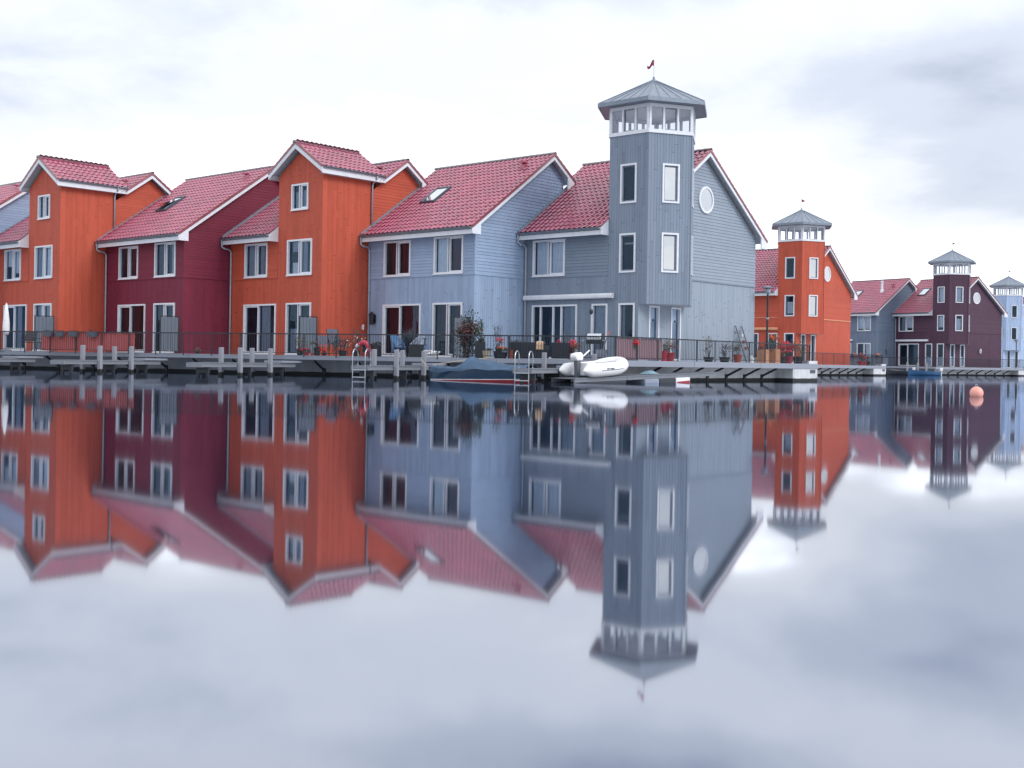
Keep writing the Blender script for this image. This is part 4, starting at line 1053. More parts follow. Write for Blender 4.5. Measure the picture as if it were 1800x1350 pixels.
# ------------------------------------------------------------------ buoy, far boat
BY = thing('mooring_buoy', 'round pink buoy floating on the open water at right', 'buoy', (12.0, 30.6, ZW))
b = MB(); b.lathe([(.17 * math.cos(R(a)) if abs(a) < 89 else .004, .085 + .17 * math.sin(R(a))) for a in range(-90, 91, 10)], 24); b.build('ball', 'buoy_pink', BY, smooth=True)
b = MB(); b.tube([(.03 * math.cos(k * .63), 0, .275 + .03 * math.sin(k * .63)) for k in range(11)], .008, 6); b.build('eye', 'steel', BY)
def rowboat(label, loc, rz, Lr, bm_, mat_):
    T = thing('rowing_boat', label, 'boat', loc, rz)
    def hb(f): return bm_ * (math.sin(math.pi * min(1, .15 + f * .5 if f < .5 else .4 + .1 * (1 - (f - .5) / .5))) * (1 - max(0, (f - .5) / .5) ** 2.4)) + .01
    mb = MB(); mi = MB()
    for s_ in (1, -1):
        loft(mb, [[(f * Lr, s_ * hb(f) * q, z0 + (.36 + .18 * f * f) * z_) for q, z_, z0 in ((.0, -.2, 0), (.6, -.1, 0), (.88, .4, 0), (1, 1, 0))] for f in [k / 16 for k in range(17)]])
        loft(mi, [[(f * Lr * .98 + .01, s_ * hb(f) * q * .95, (.36 + .18 * f * f) * z_) for q, z_ in ((.97, .98), (.8, .35), (.0, .15))] for f in [k / 16 for k in range(17)]])
    mb.face([(0, hb(0) * q, .36 * z_) for q, z_ in ((.0, -.2), (.6, -.1), (.88, .4), (1, 1), (-1, 1), (-.88, .4), (-.6, -.1))])
    mb.build('hull', mat_, T, smooth=True); mi.build('inner_skin', 'boat_white' if mat_ != 'boat_blue' else 'grey_plastic', T, smooth=True)
    for f in (.3, .62): b = MB(); b.box(f * Lr - .1, f * Lr + .1, -hb(f) * .9, hb(f) * .9, .26, .29); b.build('thwart', 'old_wood', T)
    b = MB(); b.box(-.22, .02, -.12, .12, .42, .72); b.box(-.16, -.06, -.05, .05, -.2, .42); b.build('outboard_motor', 'boat_white', T, bevel=.03)
    return T
rowboat('small blue open boat moored at the far quay', (40.2, 111.3, ZW), R(178), 3.0, .62, 'boat_blue')
rowboat('dark tender lying behind the bow of the small blue boat', (38.2, 113.0, ZW), R(150), 2.4, .5, 'float_dark')
for i, (x_, y_) in enumerate(((37.75, 113.2), (38.75, 113.2), (39.45, 112.9))):
    b = MB(); b.hexa([(-.10, -.10, -1), (.10, -.10, -1), (.10, .10, -1), (-.10, .10, -1), (-.09, -.09, 1.12), (.09, -.09, 1.12), (.09, .09, 1.13), (-.09, .09, 1.13)])
    ob = tag(b.build('mooring_post', 'post_wood', bevel=.015), ['wooden mooring post left of the small blue boat', 'middle wooden mooring post behind the small blue boat', 'wooden mooring post by the stern half of the small blue boat'][i], 'post', 'mooring posts at the far quay'); ob.location = (x_, y_, 0)

# ------------------------------------------------------------------ screens on the quay
def slat_screen(label, origin, rz, length, n, mat_, name='slatted_screen', z0=.05, z1=.86):
    T = thing(name, label, 'screen', origin, rz)
    pl = length / n
    for k in range(n):
        b = MB(); m_ = int(pl / .085)
        for i in range(m_):
            x = k * pl + .02 + i * (pl - .04) / m_; h_ = z1 + .012 * ((i * 5) % 3 - 1); b.box(x + .006, x + (pl - .04) / m_ - .006, -.008, .008, z0, h_)
        b.build('slat_panel', mat_, T, kind='stuff')
        for z in (.2, .68): b = MB(); b.box(k * pl + .01, (k + 1) * pl - .01, .009, .03, z, z + .05); b.build('batten', mat_, T)
    return T
slat_screen('red slatted screen behind the railing before the leftmost orange house', Q(-19.45, RY + .05), QROT, 5.08, 4, 'screen_red')
slat_screen('weathered pinkish plank screen behind the railing at the corner of the grey tower house', r6(1.50, -4.1), PR, 3.1, 2, 'screen_mixed')
for i, (t_, w_) in enumerate(((-18.91, .42), (-18.28, .40), (-17.54, .40), (-16.52, .46))):
    T = thing('flower_box', ['dark flower box hung on the red screen railing, leftmost of four', 'second dark flower box from the left on the red screen railing', 'third dark flower box from the left on the red screen railing', 'rightmost and fullest dark flower box on the red screen railing'][i], 'flower box', Q(t_, RY, ZD + .68), QROT, 'flower boxes on the red screen')
    b = MB(); w2 = w_ / 2; b.hexa([(-w2 * .86, -.20, 0), (w2 * .86, -.20, 0), (w2 * .86, -.03, 0), (-w2 * .86, -.03, 0), (-w2, -.22, .22), (w2, -.22, .22), (w2, -.025, .22), (-w2, -.025, .22)]); b.build('box', 'dark_frame', T)
    b = MB(); b.box(-w2 * .97, w2 * .97, -.21, -.035, .222, .226); b.build('soil', 'stem', T)
    rn = random.Random(i); b = MB()
    for k in range(60):
        c = Vector((rn.uniform(-w2, w2), rn.uniform(-.22, -.02), .23 + rn.random() * (.06 if i != 3 else .12))); s_ = .025; d1 = Vector((rn.uniform(-1, 1), rn.uniform(-1, 1), rn.uniform(-.4, 1))).normalized() * s_; d2 = d1.cross(Vector((rn.uniform(-1, 1), rn.uniform(-1, 1), 1))).normalized() * s_ * .6
        b.face([c - d1, c + d2, c + d1, c - d2])
    b.build('foliage', 'leaf_dark', T, kind='stuff')
def privacy(label, o, yaw, v0, v1, h=1.75, u=.02):
    p = rel(o, yaw, u, v0); T = thing('privacy_screen', label, 'screen', (p.x, p.y, ZD), math.pi / 2 - yaw, 'grey plank privacy screens between the terraces')
    Lh = v1 - v0                                          # local x runs along the house depth axis
    n = 5
    for k in range(n):
        x0, x1 = Lh * k / n, Lh * (k + 1) / n; b = MB(); b.box(x0 + .008, x1 - .008, -.012 - .004 * (k % 2), .012, .10 + .02 * (k % 3), h - .06); b.build('plank', 'screen_grey', T)
    for x in (0, Lh): b = MB(); b.box(x - .02, x + .02, -.025, .025, 0, h); b.build('frame_post', 'black_metal', T)
    b = MB(); b.box(.02, Lh - .02, -.02, .02, h - .04, h); b.build('frame_rail', 'black_metal', T)
    for z in (.3, h - .3): b = MB(); b.box(.02, Lh - .02, .013, .035, z, z + .04); b.build('frame_rail', 'black_metal', T)
privacy('grey plank privacy screen before the leftmost orange house', uv(-55.112, 29.022), PHI, -1.22, -.27)
privacy('grey plank privacy screen before the right window of the maroon house', uv(-48.156, 31.509), PHI, -1.22, -.27)
privacy('grey plank privacy screen before the second orange house', uv(-41.296, 34.097), PHI, -1.22, -.27)
privacy('grey plank privacy screen overgrown by the climbing shrub at light blue house', uv(u5, v5), PHI, -1.25, -.30)

# ------------------------------------------------------------------ plants
def leaves(mb, rn, n, c, r, s_, flat=.6, hollow=.35):
    clumps = [Vector((rn.gauss(0, .45), rn.gauss(0, .45), rn.gauss(0, .45))) for _ in range(max(3, n // 40))]
    for k in range(n):
        q = clumps[k % len(clumps)] + Vector((rn.gauss(0, .28), rn.gauss(0, .28), rn.gauss(0, .28)))
        p = Vector((c[0] + q.x * r[0], c[1] + q.y * r[1], c[2] + q.z * r[2]))
        if p.z < .02: p.z = .02 + rn.random() * .05
        d1 = Vector((rn.gauss(0, 1), rn.gauss(0, 1), rn.gauss(0, 1))).normalized(); d2 = d1.orthogonal().normalized(); sz = s_ * rn.uniform(.6, 1.3)
        mb.face([p - d1 * sz, p + d2 * sz * flat, p + d1 * sz, p - d2 * sz * flat])
def plant(name, label, loc, cat='plant', pot=None, pr=.16, ph=.28, h=.6, r=.28, n=160, leaf='leaf_green', flower=None, nf=40, ls=.035, fs=.03, spiky=False, seed=0, stemn=5):
    T = thing(name, label, cat, loc); rn = random.Random(seed + len(label)); zb = 0
    if pot:
        b = MB(); b.lathe([(pr * .72, 0), (pr, ph * .92), (pr * 1.08, ph * .92), (pr * 1.08, ph), (pr * .9, ph), (pr * .88, ph - .03)], 16); b.build('pot', pot, T, smooth=False); zb = ph
    b = MB()
    for k in range(stemn):
        a = rn.uniform(0, 6.28); x, y = r * .6 * math.cos(a), r * .6 * math.sin(a); b.tube([(x * .15, y * .15, max(0, zb - .05)), (x * .5, y * .5, zb + h * .4), (x, y, zb + h * rn.uniform(.6, .95))], [.012, .008, .004], 5)
    b.build('stems', 'stem', T, kind='stuff')
    b = MB()
    if spiky:
        for k in range(n):
            a = rn.uniform(0, 6.28); e_ = rn.uniform(.25, 1.5); d = Vector((math.cos(a) * math.cos(e_), math.sin(a) * math.cos(e_), math.sin(e_))); w_ = d.cross(Vector((0, 0, 1))).normalized() * .010; p0 = Vector((0, 0, zb)); tip = p0 + d * h * rn.uniform(.6, 1); mid = p0 + d * h * .5
            b.face([p0 - w_, p0 + w_, mid + w_, tip, mid - w_])
    else: leaves(b, rn, n, (0, 0, zb + h * .52), (r, r, h * .5), ls)
    b.build('foliage', leaf, T, kind='stuff')
    if flower:
        b = MB(); leaves(b, rn, nf, (0, 0, zb + h * .72), (r * .95, r * .95, h * .32), fs, flat=.9); b.build('flowers', flower, T, kind='stuff')
    return T
plant('flowering_plant', 'dry twiggy plant in front of the second orange house door', Q(-6.5, -3.3), pot='plastic_dark', h=.62, r=.34, n=120, leaf='leaf_dry', seed=1)
plant('flowering_plant', 'low red flowers at the railing foot, second orange house', Q(-6.05, -3.55), pot='pot_red', pr=.14, ph=.16, h=.16, r=.22, n=60, flower='flower_red', nf=60, seed=2)
plant('flowering_plant', 'pink flowers in a dark pot left of the grey deckchair', Q(-5.75, -3.2), pot='plastic_dark', pr=.15, ph=.35, h=.30, r=.24, n=90, flower='flower_pink', nf=50, seed=3)
plant('flowering_plant', 'small red flowers under the grey deckchair', Q(-5.2, -3.6), pot='plastic_dark', pr=.12, ph=.14, h=.16, r=.18, n=50, flower='flower_red', nf=50, seed=4)
plant('leafy_plant', 'dark bushy plant right of the grey deckchair', Q(-4.45, -3.4), pot='plastic_dark', pr=.18, ph=.24, h=.62, r=.40, n=300, leaf='leaf_dark', flower='flower_pink', nf=14, seed=5)
plant('leafy_plant', 'dark green plant with white blossoms beside the red float', Q(-3.9, -3.3), pot='plastic_dark', pr=.18, ph=.22, h=.75, r=.34, n=260, leaf='leaf_dark', flower='flower_white', nf=16, seed=6)
plant('spiky_plant', 'large spiky grass plant before the light blue house door', Q(-1.75, -2.7), pot='plastic_dark', pr=.2, ph=.38, h=.95, r=.5, n=240, leaf='leaf_blue', spiky=True, seed=7)
T = thing('flower_basket', 'low white basket of white flowers beside the railing, light blue house', 'flower basket', Q(-.42, -3.6))
b = MB(); b.lathe([(.26, 0), (.32, .16), (.34, .16), (.34, .19), (.30, .19)], 20); b.build('basket', 'pot_white', T)
b = MB(); leaves(b, random.Random(9), 130, (0, 0, .23), (.30, .26, .06), .035, .9); b.build('flowers', 'flower_white', T, kind='stuff')
# the climbing shrub at the light blue house
T = thing('climbing_shrub', 'tall climbing shrub with reddish leaves at the light blue house corner', 'shrub', Q(.95, -3.0)); rn = random.Random(11)
b = MB()
for k in range(9):
    a = rn.uniform(-.5, .5); b.tube([(a * .3, rn.uniform(-.1, .1), 0), (a * .6, rn.uniform(-.15, .15), .8), (a * 1.1, rn.uniform(-.2, .2), 1.25 + rn.random() * .3)], [.022, .014, .006], 6)
b.build('stems', 'stem', T, kind='stuff')
b = MB(); leaves(b, rn, 1300, (0, 0, .78), (.48, .30, .78), .050); b.build('dark_foliage', 'leaf_dark', T, kind='stuff')
b = MB(); leaves(b, rn, 600, (-.12, -.05, 1.12), (.48, .28, .42), .050); b.build('red_foliage', 'leaf_red', T, kind='stuff')
b = MB(); leaves(b, rn, 280, (.42, .0, 1.15), (.24, .2, .42), .048); b.build('green_foliage', 'leaf_green', T, kind='stuff')
plant('leafy_plant', 'slender climbing plant right of the tall reddish shrub', Q(2.05, -2.6), pot='plastic_dark', pr=.15, ph=.3, h=1.25, r=.26, n=190, leaf='leaf_blue', seed=12)
plant('leafy_plant', 'pink flowering plant left of the black rattan sofa', Q(2.36, -3.3), pot='plastic_dark', pr=.13, ph=.45, h=.42, r=.16, n=60, flower='flower_pink', nf=60, seed=13)
plant('flowering_plant', 'orange flowers in a low pot at the railing left of the sofa', Q(2.62, -3.55), pot='plastic_dark', pr=.20, ph=.26, h=.20, r=.26, n=80, flower='flower_orange', nf=90, seed=14)
plant('leafy_plant', 'dark green plant in a raised pot behind the orange flowers', Q(2.85, -2.7), pot='plastic_dark', pr=.2, ph=.5, h=.35, r=.32, n=160, leaf='leaf_dark', seed=15)
plant('potted_plant', 'beige pot with a low plant at the light blue house railing', Q(1.98, -3.6), pot='pot_beige', pr=.17, ph=.3, h=.14, r=.2, n=60, leaf='leaf_dark', seed=16)
plant('flowering_plant', 'tall red flowers in a pink pot between sofa and barbecue', Q(5.45, -3.4), pot='pot_red', pr=.2, ph=.22, h=.66, r=.32, n=200, leaf='leaf_dry', flower='flower_red', nf=110, fs=.045, seed=17)
plant('flowering_plant', 'red flower cluster hanging on the pinkish plank screen', r6(1.58, -2.9, ZD + .45), h=.35, r=.13, n=20, flower='flower_red', nf=70, fs=.04, seed=18, stemn=3)
plant('potted_plant', 'bushy grass in a red pot at the end of the pinkish screen', r6(1.05, .15), pot='pot_red', pr=.26, ph=.36, h=.55, r=.32, n=240, leaf='leaf_dry', flower='flower_red', nf=14, seed=19)
plant('potted_plant', 'tall narrow red pot beside the pinkish plank screen', r6(1.2, -.45), pot='pot_red', pr=.15, ph=.42, h=.25, r=.14, n=60, leaf='leaf_dry', seed=20)
plant('potted_plant', 'small pale bush in a black pot before grey gable, left one', r6(.9, 3.4), pot='plastic_dark', pr=.22, ph=.22, h=.75, r=.26, n=170, leaf='leaf_dry', seed=21)
plant('potted_plant', 'dark twiggy bush in a black pot before grey gable, right one', r6(.9, 4.7), pot='plastic_dark', pr=.24, ph=.24, h=.72, r=.28, n=170, leaf='leaf_dark', flower='flower_red', nf=8, seed=22)
plant('potted_plant', 'brown grass in a terracotta pot below the wooden ladder shelf', r6(1.1, 5.45), pot='terracotta', pr=.19, ph=.36, h=.4, r=.24, n=150, leaf='leaf_dry', seed=23)
plant('flowering_plant', 'bright red geraniums in a red pot near the deck end', r6(1.1, 10.0), pot='pot_red', pr=.24, ph=.36, h=.55, r=.42, n=190, flower='flower_red', nf=190, fs=.05, seed=24)
plant('flowering_plant', 'low red flowers left of the bright red geraniums', r6(1.1, 9.45), pot='plastic_dark', pr=.2, ph=.3, h=.36, r=.3, n=100, flower='flower_red', nf=110, fs=.045, seed=25)
plant('potted_plant', 'round dry bush in a dark pot at the deck end', r6(1.1, 11.0), pot='plastic_dark', pr=.26, ph=.34, h=.70, r=.42, n=420, leaf='leaf_dry', seed=26)
plant('flowering_plant', 'tall red blossoms above the wooden planter boxes', r6(-.2, 11.2), pot='plastic_dark', pr=.2, ph=.5, h=.9, r=.26, n=110, flower='flower_orange', nf=60, fs=.045, seed=27)
plant('potted_plant', 'little plant at the railing before the maroon gable', Q(-11.4, -3.5), pot='plastic_dark', pr=.1, ph=.1, h=.16, r=.14, n=60, leaf='leaf_dry', seed=28)
for i, (d_, v_) in enumerate(((.6, 8.0), (.7, 8.55), (.5, 9.1))):
    plant('potted_plant', ['small white pot with a plant behind the railing at the gable end', 'dark pot plant standing behind the white pot at gable end', 'tiny white flowering pot left of the wooden planter boxes'][i], r6(d_, v_), pot=['pot_white', 'plastic_dark', 'pot_white'][i], pr=.13, ph=.26, h=.3, r=.2, n=80, leaf='leaf_dark', flower='flower_white' if i else None, nf=20, seed=30 + i)
for i, (du_, dv_) in enumerate(((-5.4, -6.6), (-3.4, -5.8), (-1.3, -4.9))): pass
for i, k_ in enumerate((10.6, 8.0, 5.6)):
    p_ = r9(1.50 - s9.x * k_, -4.25 - s9.y * k_, ZD + .86)
    T = plant('flowering_plant', ['flower bowl on the grey fence panels far right, left one', 'flower bowl on the grey fence panels far right, middle one', 'flower bowl on the grey fence panels far right, right one'][i], p_, pot='plastic_dark', pr=.26, ph=.16, h=.25, r=.35, n=60, leaf='leaf_dark', flower='flower_orange', nf=30, ls=.06, fs=.06, seed=40 + i)
for i, (d_, v_) in enumerate(((1.1, 8.2), (1.0, 9.0), (.9, 10.0))):
    plant('flowering_plant', ['red flowers at the end of orange tower house deck, left', 'red potted flowers at the end of orange tower house deck, middle', 'dark potted shrub at the end of orange tower house deck'][i], r7(d_, v_), pot=['pot_red', 'pot_red', 'plastic_dark'][i], pr=.25, ph=.35, h=.55, r=.32, n=70, leaf='leaf_dark', flower=['flower_red', 'flower_red', None][i], nf=50, ls=.06, fs=.06, seed=50 + i)
# grey fence panels of the slate house
T = thing('fence_panels', 'light grey fence panels on the far quay before slate house', 'fence', r9(1.48 - s9.x * 12.5, -4.2 - s9.y * 12.5), -y9 + math.atan2(s9.y, s9.x))
for k in range(4): b = MB(); b.box(k * 2.0 + .03, k * 2.0 + 1.97, .03, .05, .08, .86); b.build('panel', 'grey_plastic', T)

# ------------------------------------------------------------------ terrace furniture
def chair(name, label, loc, rz, mat_, frame='black_metal', w_=.5, sh=.40, bh=.95, rec=.12, slats=4):
    T = thing(name, label, 'chair', loc, rz)
    for x in (-w_ / 2, w_ / 2):
        for y in (-.22, .22): b = MB(); b.tube([(x, y * 1.1, 0), (x, y, sh)], .014, 6); b.build('leg', frame, T)
        b = MB(); b.tube([(x, .22, sh), (x, .22 + rec, bh)], .014, 6); b.build('back_post', frame, T)
        b = MB(); b.tube([(x, -.24, sh + .2), (x, .26, sh + .2)], .016, 6); b.build('armrest', frame, T)
    b = MB(); b.box(-w_ / 2, w_ / 2, -.24, .24, sh, sh + .04); b.build('seat', mat_, T, bevel=.01)
    for k in range(slats):
        z0 = sh + .08 + (bh - sh - .08) * k / slats; z1 = sh + .08 + (bh - sh - .08) * (k + .93) / slats; y0 = .215 + rec * (z0 - sh) / (bh - sh); y1 = .215 + rec * (z1 - sh) / (bh - sh)
        b = MB(); b.hexa([(-w_ / 2, y0 - .012, z0), (w_ / 2, y0 - .012, z0), (w_ / 2, y0 + .012, z0), (-w_ / 2, y0 + .012, z0), (-w_ / 2, y1 - .012, z1), (w_ / 2, y1 - .012, z1), (w_ / 2, y1 + .012, z1), (-w_ / 2, y1 + .012, z1)]); b.build('back_slat', mat_, T)
    return T
chair('garden_chair', 'dark garden chair at the leftmost orange house door', Q(-20.75, -3.2), QROT + R(20), 'plastic_dark')
chair('garden_chair', 'dark garden chair beside the left end of the red screen', Q(-20.05, -3.0), QROT + R(-30), 'plastic_dark')
chair('deckchair', 'grey high-backed deckchair before the second orange house wall', Q(-4.85, -3.0), QROT + R(170), 'grey_plastic', bh=1.12, rec=.25, w_=.58, slats=5)
chair('garden_chair', 'small grey folding chair left of the high-backed deckchair', Q(-5.45, -3.0), QROT + R(180), 'grey_plastic', bh=.85)
def round_chair(label, loc, rz, mat_):
    T = thing('tub_chair', label, 'chair', loc, rz); b = MB(); n = 14
    secs = []
    for k in range(n + 1):
        a = math.pi * (k / n * 1.1 - .05); hh = .55 + .38 * math.sin(max(0, min(math.pi, a))) ** .8
        secs.append([(.30 * math.cos(a), .30 * math.sin(a), .20), (.34 * math.cos(a), .36 * math.sin(a), hh), (.31 * math.cos(a), .32 * math.sin(a), hh - .005), (.27 * math.cos(a), .27 * math.sin(a), .20)])
    loft(b, secs); b.build('shell', mat_, T, smooth=True)
    b = MB(); b.lathe([(.28, .36), (.30, .42), (.25, .45)], 18); b.build('seat', mat_, T)
    for x, y in ((-.2, -.15), (.2, -.15), (-.18, .2), (.18, .2)): b = MB(); b.tube([(x * 1.2, y * 1.2, 0), (x, y, .38)], .016, 6); b.build('leg', 'pipe_grey', T)
round_chair('blue round-backed chair before the light blue house door', Q(-1.95, -3.3), QROT + R(70), 'blue_plastic')
round_chair('pale grey round-backed chair before the light blue house door', Q(-1.30, -3.1), QROT + R(-30), 'grey_plastic')
def planter_box(name, label, loc, rz, sx, sy, sz, mat_, cat='planter', plantm=None, seed=0):
    T = thing(name, label, cat, loc, rz)
    t_ = .025
    for x0, x1, y0, y1 in ((-sx, sx, -sy, -sy + t_), (-sx, sx, sy - t_, sy), (-sx, -sx + t_, -sy + t_, sy - t_), (sx - t_, sx, -sy + t_, sy - t_)): b = MB(); b.box(x0, x1, y0, y1, .0, sz); b.build('side', mat_, T)
    b = MB(); b.box(-sx + t_, sx - t_, -sy + t_, sy - t_, .02, sz - .06); b.build('soil', 'stem', T)
    if plantm:
        b = MB(); leaves(b, random.Random(seed), 120, (0, 0, sz + .08), (sx, sy, .14), .035); b.build('foliage', plantm, T, kind='stuff')
    return T
planter_box('planter_box', 'dark planter box with plants behind the red float', Q(-3.2, -3.2), QROT, .34, .16, .48, 'plastic_dark', plantm='leaf_dark', seed=3)
planter_box('storage_box', 'black square box at the railing of the light blue house', Q(-1.0, -3.55), QROT, .28, .26, .52, 'plastic_dark', 'box')
planter_box('planter_box', 'dark square planter right of the reddish climbing shrub', Q(1.55, -3.2), QROT, .16, .16, .66, 'plastic_dark', plantm='leaf_dark', seed=4)
planter_box('planter_box', 'tall orange wooden planter box near the deck end', r6(1.1, 8.65), PR, .26, .24, .66, 'box_wood', plantm='leaf_dark', seed=5)
planter_box('planter_box', 'narrow orange wooden planter box beside the larger one', r6(1.0, 7.85), PR, .17, .22, .64, 'box_wood', plantm='leaf_dark', seed=6)
planter_box('storage_box', 'red wooden crate at the left end of the black sofa', Q(2.98, -3.5), QROT, .10, .16, .36, 'terracotta', 'crate')
# red and white curved float
T = thing('pool_float', 'red and white curved inflatable float leaning on the deck', 'float', Q(-3.45, -3.5), QROT)
for k in range(9):
    pts = [(-.28 + .56 * (1 - math.cos(a)) / 2 * 1.0, 0, .12 + .46 * math.sin(a)) for a in [math.pi * (.28 + .68 * (k + j / 3) / 9) for j in range(4)]]
    b = MB(); b.tube(pts, .095, 10); b.build('segment', 'red_float' if k % 2 else 'flower_pink', T, smooth=True)
b = MB(); b.tube([(-.22, 0, .48), (-.30, 0, .42), (-.34, 0, .36)], [.08, .07, .03], 10); b.build('nose', 'boat_white', T, smooth=True)
b = MB(); b.tube([(.02, 0, .08), (.2, .02, .09), (.42, 0, .08)], .085, 10); b.build('base', 'pot_red', T, smooth=True)
# gas bottle
T = thing('pressure_sprayer', 'blue and black garden sprayer standing by the railing', 'sprayer', Q(-.72, -3.5))
b = MB(); b.lathe([(.09, 0), (.10, .03), (.10, .38), (.06, .47), (.035, .5)], 14); b.build('tank', 'blue_plastic', T, smooth=False)
b = MB(); b.tube([(0, 0, .5), (0, 0, .74)], .02, 8); b.box(-.09, .09, -.015, .015, .73, .77); b.build('pump_handle', 'plastic_dark', T)
# rattan sofa group
def sofa(label, loc, rz, L_, cush):
    T = thing('rattan_sofa', label, 'sofa', loc, rz)
    b = MB(); b.box(-L_ / 2, L_ / 2, -.36, .30, .04, .32); b.build('base', 'rattan', T, bevel=.015)
    b = MB(); b.box(-L_ / 2, L_ / 2, -.42, -.30, .05, .66); b.build('backrest', 'rattan', T, bevel=.02)
    for s_ in (-1, 1): b = MB(); b.box(s_ * L_ / 2 - (.1 if s_ > 0 else 0), s_ * L_ / 2 + (.1 if s_ < 0 else 0), -.30, .30, .321, .54); b.build('armrest', 'rattan', T, bevel=.015)
    n = 2 if L_ > 1 else 1
    for k in range(n):
        w2 = (L_ - .24) / n; b = MB(); b.box(-L_ / 2 + .12 + k * w2 + .01, -L_ / 2 + .12 + (k + 1) * w2 - .01, -.28, .28, .322, .44); b.build('cushion', cush, T, bevel=.03)
    return T
sofa('black rattan sofa seen from behind at the railing of light blue house', Q(3.62, -3.2), QROT, 1.40, 'grey_strip')
sofa('small black rattan armchair right of the black sofa', Q(4.98, -3.15), QROT, .72, 'cushion_red')
b = MB(); rn = random.Random(3); loft(b, [[(q * .16, y_, z_ + .01 * math.sin(q * 9)) for y_, z_ in ((-.45, .38), (-.445, .55), (-.43, .685), (-.36, .70), (-.29, .685), (-.285, .60))] for q in (-1, -.6, -.2, .2, .6, 1)])
ob = tag(b.build('towel', 'cushion_tan', smooth=True), 'peach towel draped over the end of the black sofa', 'towel'); ob.location = Q(4.20, -3.2); ob.rotation_euler = (0, 0, QROT)
b = MB(); b.hexa([(-.2, -.02, .0), (.2, -.02, .0), (.17, .10, .0), (-.17, .10, .0), (-.03, .02, .36), (.03, .02, .36), (.02, .05, .35), (-.02, .05, .35)]); ob = tag(b.build('cushion', 'cushion_red', bevel=.02), 'red cushion standing on the small rattan armchair', 'cushion'); ob.location = Q(4.80, -3.2, ZD + .445); ob.rotation_euler = (0, 0, QROT)
# barbecue
T = thing('barbecue', 'silver lidded barbecue behind the railing of the grey tower house', 'barbecue', Q(6.28, -3.25), QROT)
pr = [(.20 * math.cos(math.pi * k / 10), .25 * math.sin(math.pi * k / 10)) for k in range(11)]
b = MB(); b.prism(pr, -.28, .28, lambda y, z, h: (h, y, z + .78)); b.build('lid', 'steel', T)
for s_ in (-1, 1): b = MB(); b.prism([(y * 1.03, z * 1.03) for y, z in pr], s_ * .281, s_ * .31, lambda y, z, h: (h, y, z + .78)); b.build('lid_end', 'black_metal', T)
b = MB(); b.box(-.30, .30, -.21, .21, .62, .779); b.build('firebox', 'black_metal', T, bevel=.01)
b = MB(); b.tube([(-.2, -.24, .86), (-.2, -.27, .88), (.2, -.27, .88), (.2, -.24, .86)], .014, 6); b.build('lid_handle', 'black_metal', T)
for s_ in (-1, 1): b = MB(); b.box(s_ * .32 - (.2 if s_ < 0 else 0), s_ * .32 + (.2 if s_ > 0 else 0), -.18, .18, .74, .765); b.build('side_shelf', 'steel', T)
for x in (-.26, .26):
    for y in (-.17, .17): b = MB(); b.tube([(x, y, 0), (x, y, .62)], .016, 6); b.build('leg', 'black_metal', T)
b = MB(); b.box(-.27, .27, -.18, .18, .12, .14); b.build('bottom_shelf', 'steel', T)
for i, (t_, z_) in enumerate(((6.55, 0), (6.6, .21), (6.1, 0))):
    T = thing('storage_crate', ['lower blue-grey plastic crate under the barbecue, right stack', 'upper blue-grey plastic crate of the right stack below the barbecue', 'single blue-grey plastic crate left below the barbecue'][i], 'crate', Q(t_, -3.45, ZD + z_), QROT, 'crates by the barbecue')
    b = MB(); b.box(-.20, .20, -.14, .14, .0, .02); b.build('bottom', 'grey_plastic', T)
    for x0, x1, y0, y1 in ((-.2, .2, -.14, -.125), (-.2, .2, .125, .14), (-.2, -.185, -.125, .125), (.185, .2, -.125, .125)): b = MB(); b.box(x0, x1, y0, y1, .02, .20); b.build('side', 'grey_plastic', T)
# oar, lamp on a pole
a_, b_ = Q(6.62, -3.82, ZD), Q(6.98, -3.80, ZD + 1.10)
T = thing('oar', 'pale wooden pole leaning on the railing beside the barbecue', 'pole', a_); d_ = b_ - a_
b = MB(); b.tube([(0, 0, 0), tuple(d_)], .020, 8); b.build('shaft', 'post_wood', T)
b = MB(); q = d_ * .0; b.tube([tuple(d_ * .82), tuple(d_ * .9), tuple(d_ * 1.0)], [.02, .032, .02], 8); b.build('grip', 'screen_red', T)
T = thing('garden_lamp', 'slim garden lamp on a pole before grey tower house', 'lamp', Q(5.92, -2.6))
b = MB(); b.tube([(0, 0, 0), (0, 0, 1.78)], .022, 8); b.build('pole', 'pipe_grey', T)
b = MB(); b.lathe([(.03, 1.78), (.07, 1.83), (.075, 1.92), (.05, 1.98), (.02, 2.0)], 12); b.build('head', 'black_metal', T)
# closed parasol at the left edge
T = thing('closed_parasol', 'closed white parasol at the left edge of the photo', 'parasol', Q(-22.05, -3.2))
b = MB(); b.tube([(0, 0, 0), (0, 0, 2.25)], .022, 8); b.build('pole', 'pipe_grey', T)
b = MB(); b.lathe([(.10, .75), (.16, .9), (.15, 1.3), (.10, 1.8), (.035, 2.2)], 12); b.build('canopy', 'flower_white', T, smooth=True)
b = MB(); b.lathe([(.25, 0), (.25, .06), (.06, .09)], 16); b.build('base', 'grey_strip', T)
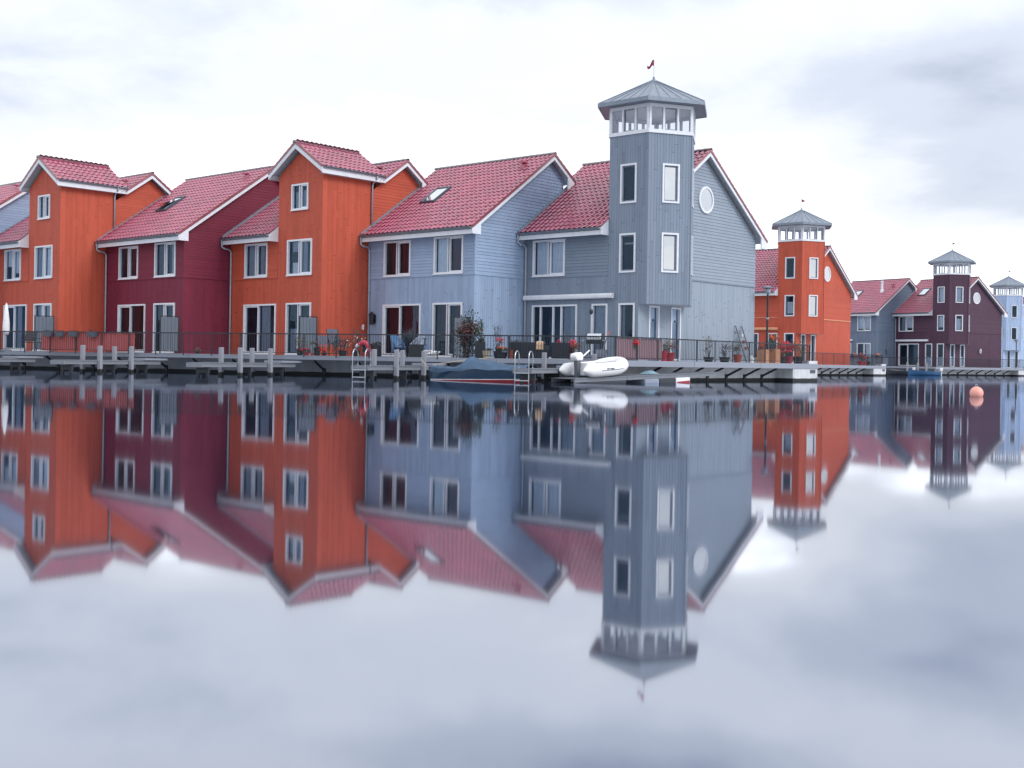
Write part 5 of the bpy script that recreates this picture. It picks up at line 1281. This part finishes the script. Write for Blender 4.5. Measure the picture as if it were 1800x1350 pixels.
# wall lamps
def wall_lamp(label, loc, rz, mat_='black_metal', s_=1.0):
    T = thing('wall_lamp', label, 'lamp', loc, rz)
    b = MB(); b.box(-.05 * s_, .05 * s_, -.02, .0, -.12 * s_, .12 * s_); b.build('back_plate', mat_, T)
    b = MB(); b.lathe([(.05 * s_, -.16 * s_), (.075 * s_, .10 * s_), (.09 * s_, .12 * s_), (.02, .2 * s_)], 6, (0, -.11 * s_)); b.build('lantern', mat_, T)
wall_lamp('black lantern on the light blue house beside the downpipe', uv(u5 - 6.25, v5 - .03, ZD + 1.75), -PHI, s_=1.7)
wall_lamp('small white lamp low on the orange wall by the downpipe', uv(-41.296 + .04, 34.097 + 2.4, ZD + 1.35), -PHI + R(90), 'white_paint', .7)
wall_lamp('small white lamp on the purple gable wall', r9(GW + .04, 5.6, ZD + 1.7), -y9 + R(90), 'white_paint', 1.3)
wall_lamp('small lamp on the slate house wall, far right', Vector((*rel(rel(o9, y9, -6.612, -3.0), y9, .04, 1.6).xy, ZD + 1.6)), -y9 + R(90), 'zinc', 1.4)
# ladder shelf against the gable
T = thing('wooden_ladder', 'grey wooden ladder shelf leaning on the grey gable wall', 'ladder', r6(GW + .45, 7.65), PR)
for x in (0, .55): b = MB(); b.hexa([(x - .025, -.25, 0), (x + .025, -.25, 0), (x + .025, -.20, 0), (x - .025, -.20, 0), (x - .025, .36, 1.72), (x + .025, .36, 1.72), (x + .025, .41, 1.72), (x - .025, .41, 1.72)]); b.build('rail', 'old_wood', T)
for k in range(5): z = .28 + k * .30; y = -.22 + .60 * z / 1.72; b = MB(); b.box(.02, .53, y - .05, y + .06, z, z + .025); b.build('rung', 'old_wood', T)
for i, k in enumerate((1, 2, 3)):
    z = .28 + k * .30 + .026; y = -.22 + .60 * z / 1.72; b = MB(); b.lathe([(.05, 0), (.07, .12), (.075, .13), (.06, .13)], 12); ob = tag(b.build('flower_pot', ['terracotta', 'pot_red', 'pot_white'][i]), ['terracotta pot on the lower step of the ladder shelf', 'red pot on the middle step of the ladder shelf', 'white pot on the top step of the ladder shelf'][i], 'pot'); q = T.matrix_basis if False else None; p_ = r6(GW + .45, 7.65); ob.location = p_ + Vv * .27 + Vector((-math.sin(PR), math.cos(PR), 0)) * y + Vector((0, 0, z))
b = MB(); b.lathe([(.10, 0), (.12, .2), (.07, .28), (.06, .34)], 14); ob = tag(b.build('milk_churn', 'pot_white'), 'white jar at the foot of the gable end railing', 'jar'); ob.location = r6(1.15, 6.55)
# street lamps
def lamp_post(label, loc, h):
    T = thing('street_lamp', label, 'street lamp', loc)
    b = MB(); b.tube([(0, 0, 0), (0, 0, h * .3), (0, 0, h * .3 + .02), (0, 0, h - .1)], [.075, .07, .05, .045], 10); b.build('pole', 'black_metal', T)
    b = MB(); b.lathe([(.05, h * .58), (.075, h * .585), (.075, h * .60), (.05, h * .605)], 10); b.build('collar', 'pipe_grey', T)
    b = MB(); b.lathe([(.06, h - .3), (.13, h - .22), (.14, h - .06), (.10, h - .02)], 12); b.build('light_head', 'pipe_grey', T)
    b = MB(); b.lathe([(.30, h - .02), (.31, h + .0), (.10, h + .06), (.02, h + .08)], 16); b.build('cap', 'zinc', T)
lamp_post('slim street lamp before the orange tower house', r6(.25, 9.55), 3.55)
lamp_post('dark street lamp at the right edge before the pale blue house', r9(1.0, 10.0), 3.0)
# doves and finials on ridges are too small; one gull on the far left ridge
G = thing('bird', 'small dark bird perched on the leftmost orange house ridge', 'bird', uv(-55.112 - 4.6, 29.022 + VR, ZD + ZR + .14))
b = MB(); b.lathe([(.004, -.16), (.03, -.10), (.06, .0), (.05, .09), (.028, .14), (.035, .18), (.03, .21), (.004, .235)], 10); q = b.build('body', 'leaf_dark', G, smooth=True); q.rotation_euler = (R(35), 0, R(60)); q.location.z = .14
b = MB(); b.tube([(0, 0, 0), (0, 0, .1)], .008, 5); b.build('leg', 'leaf_dark', G)
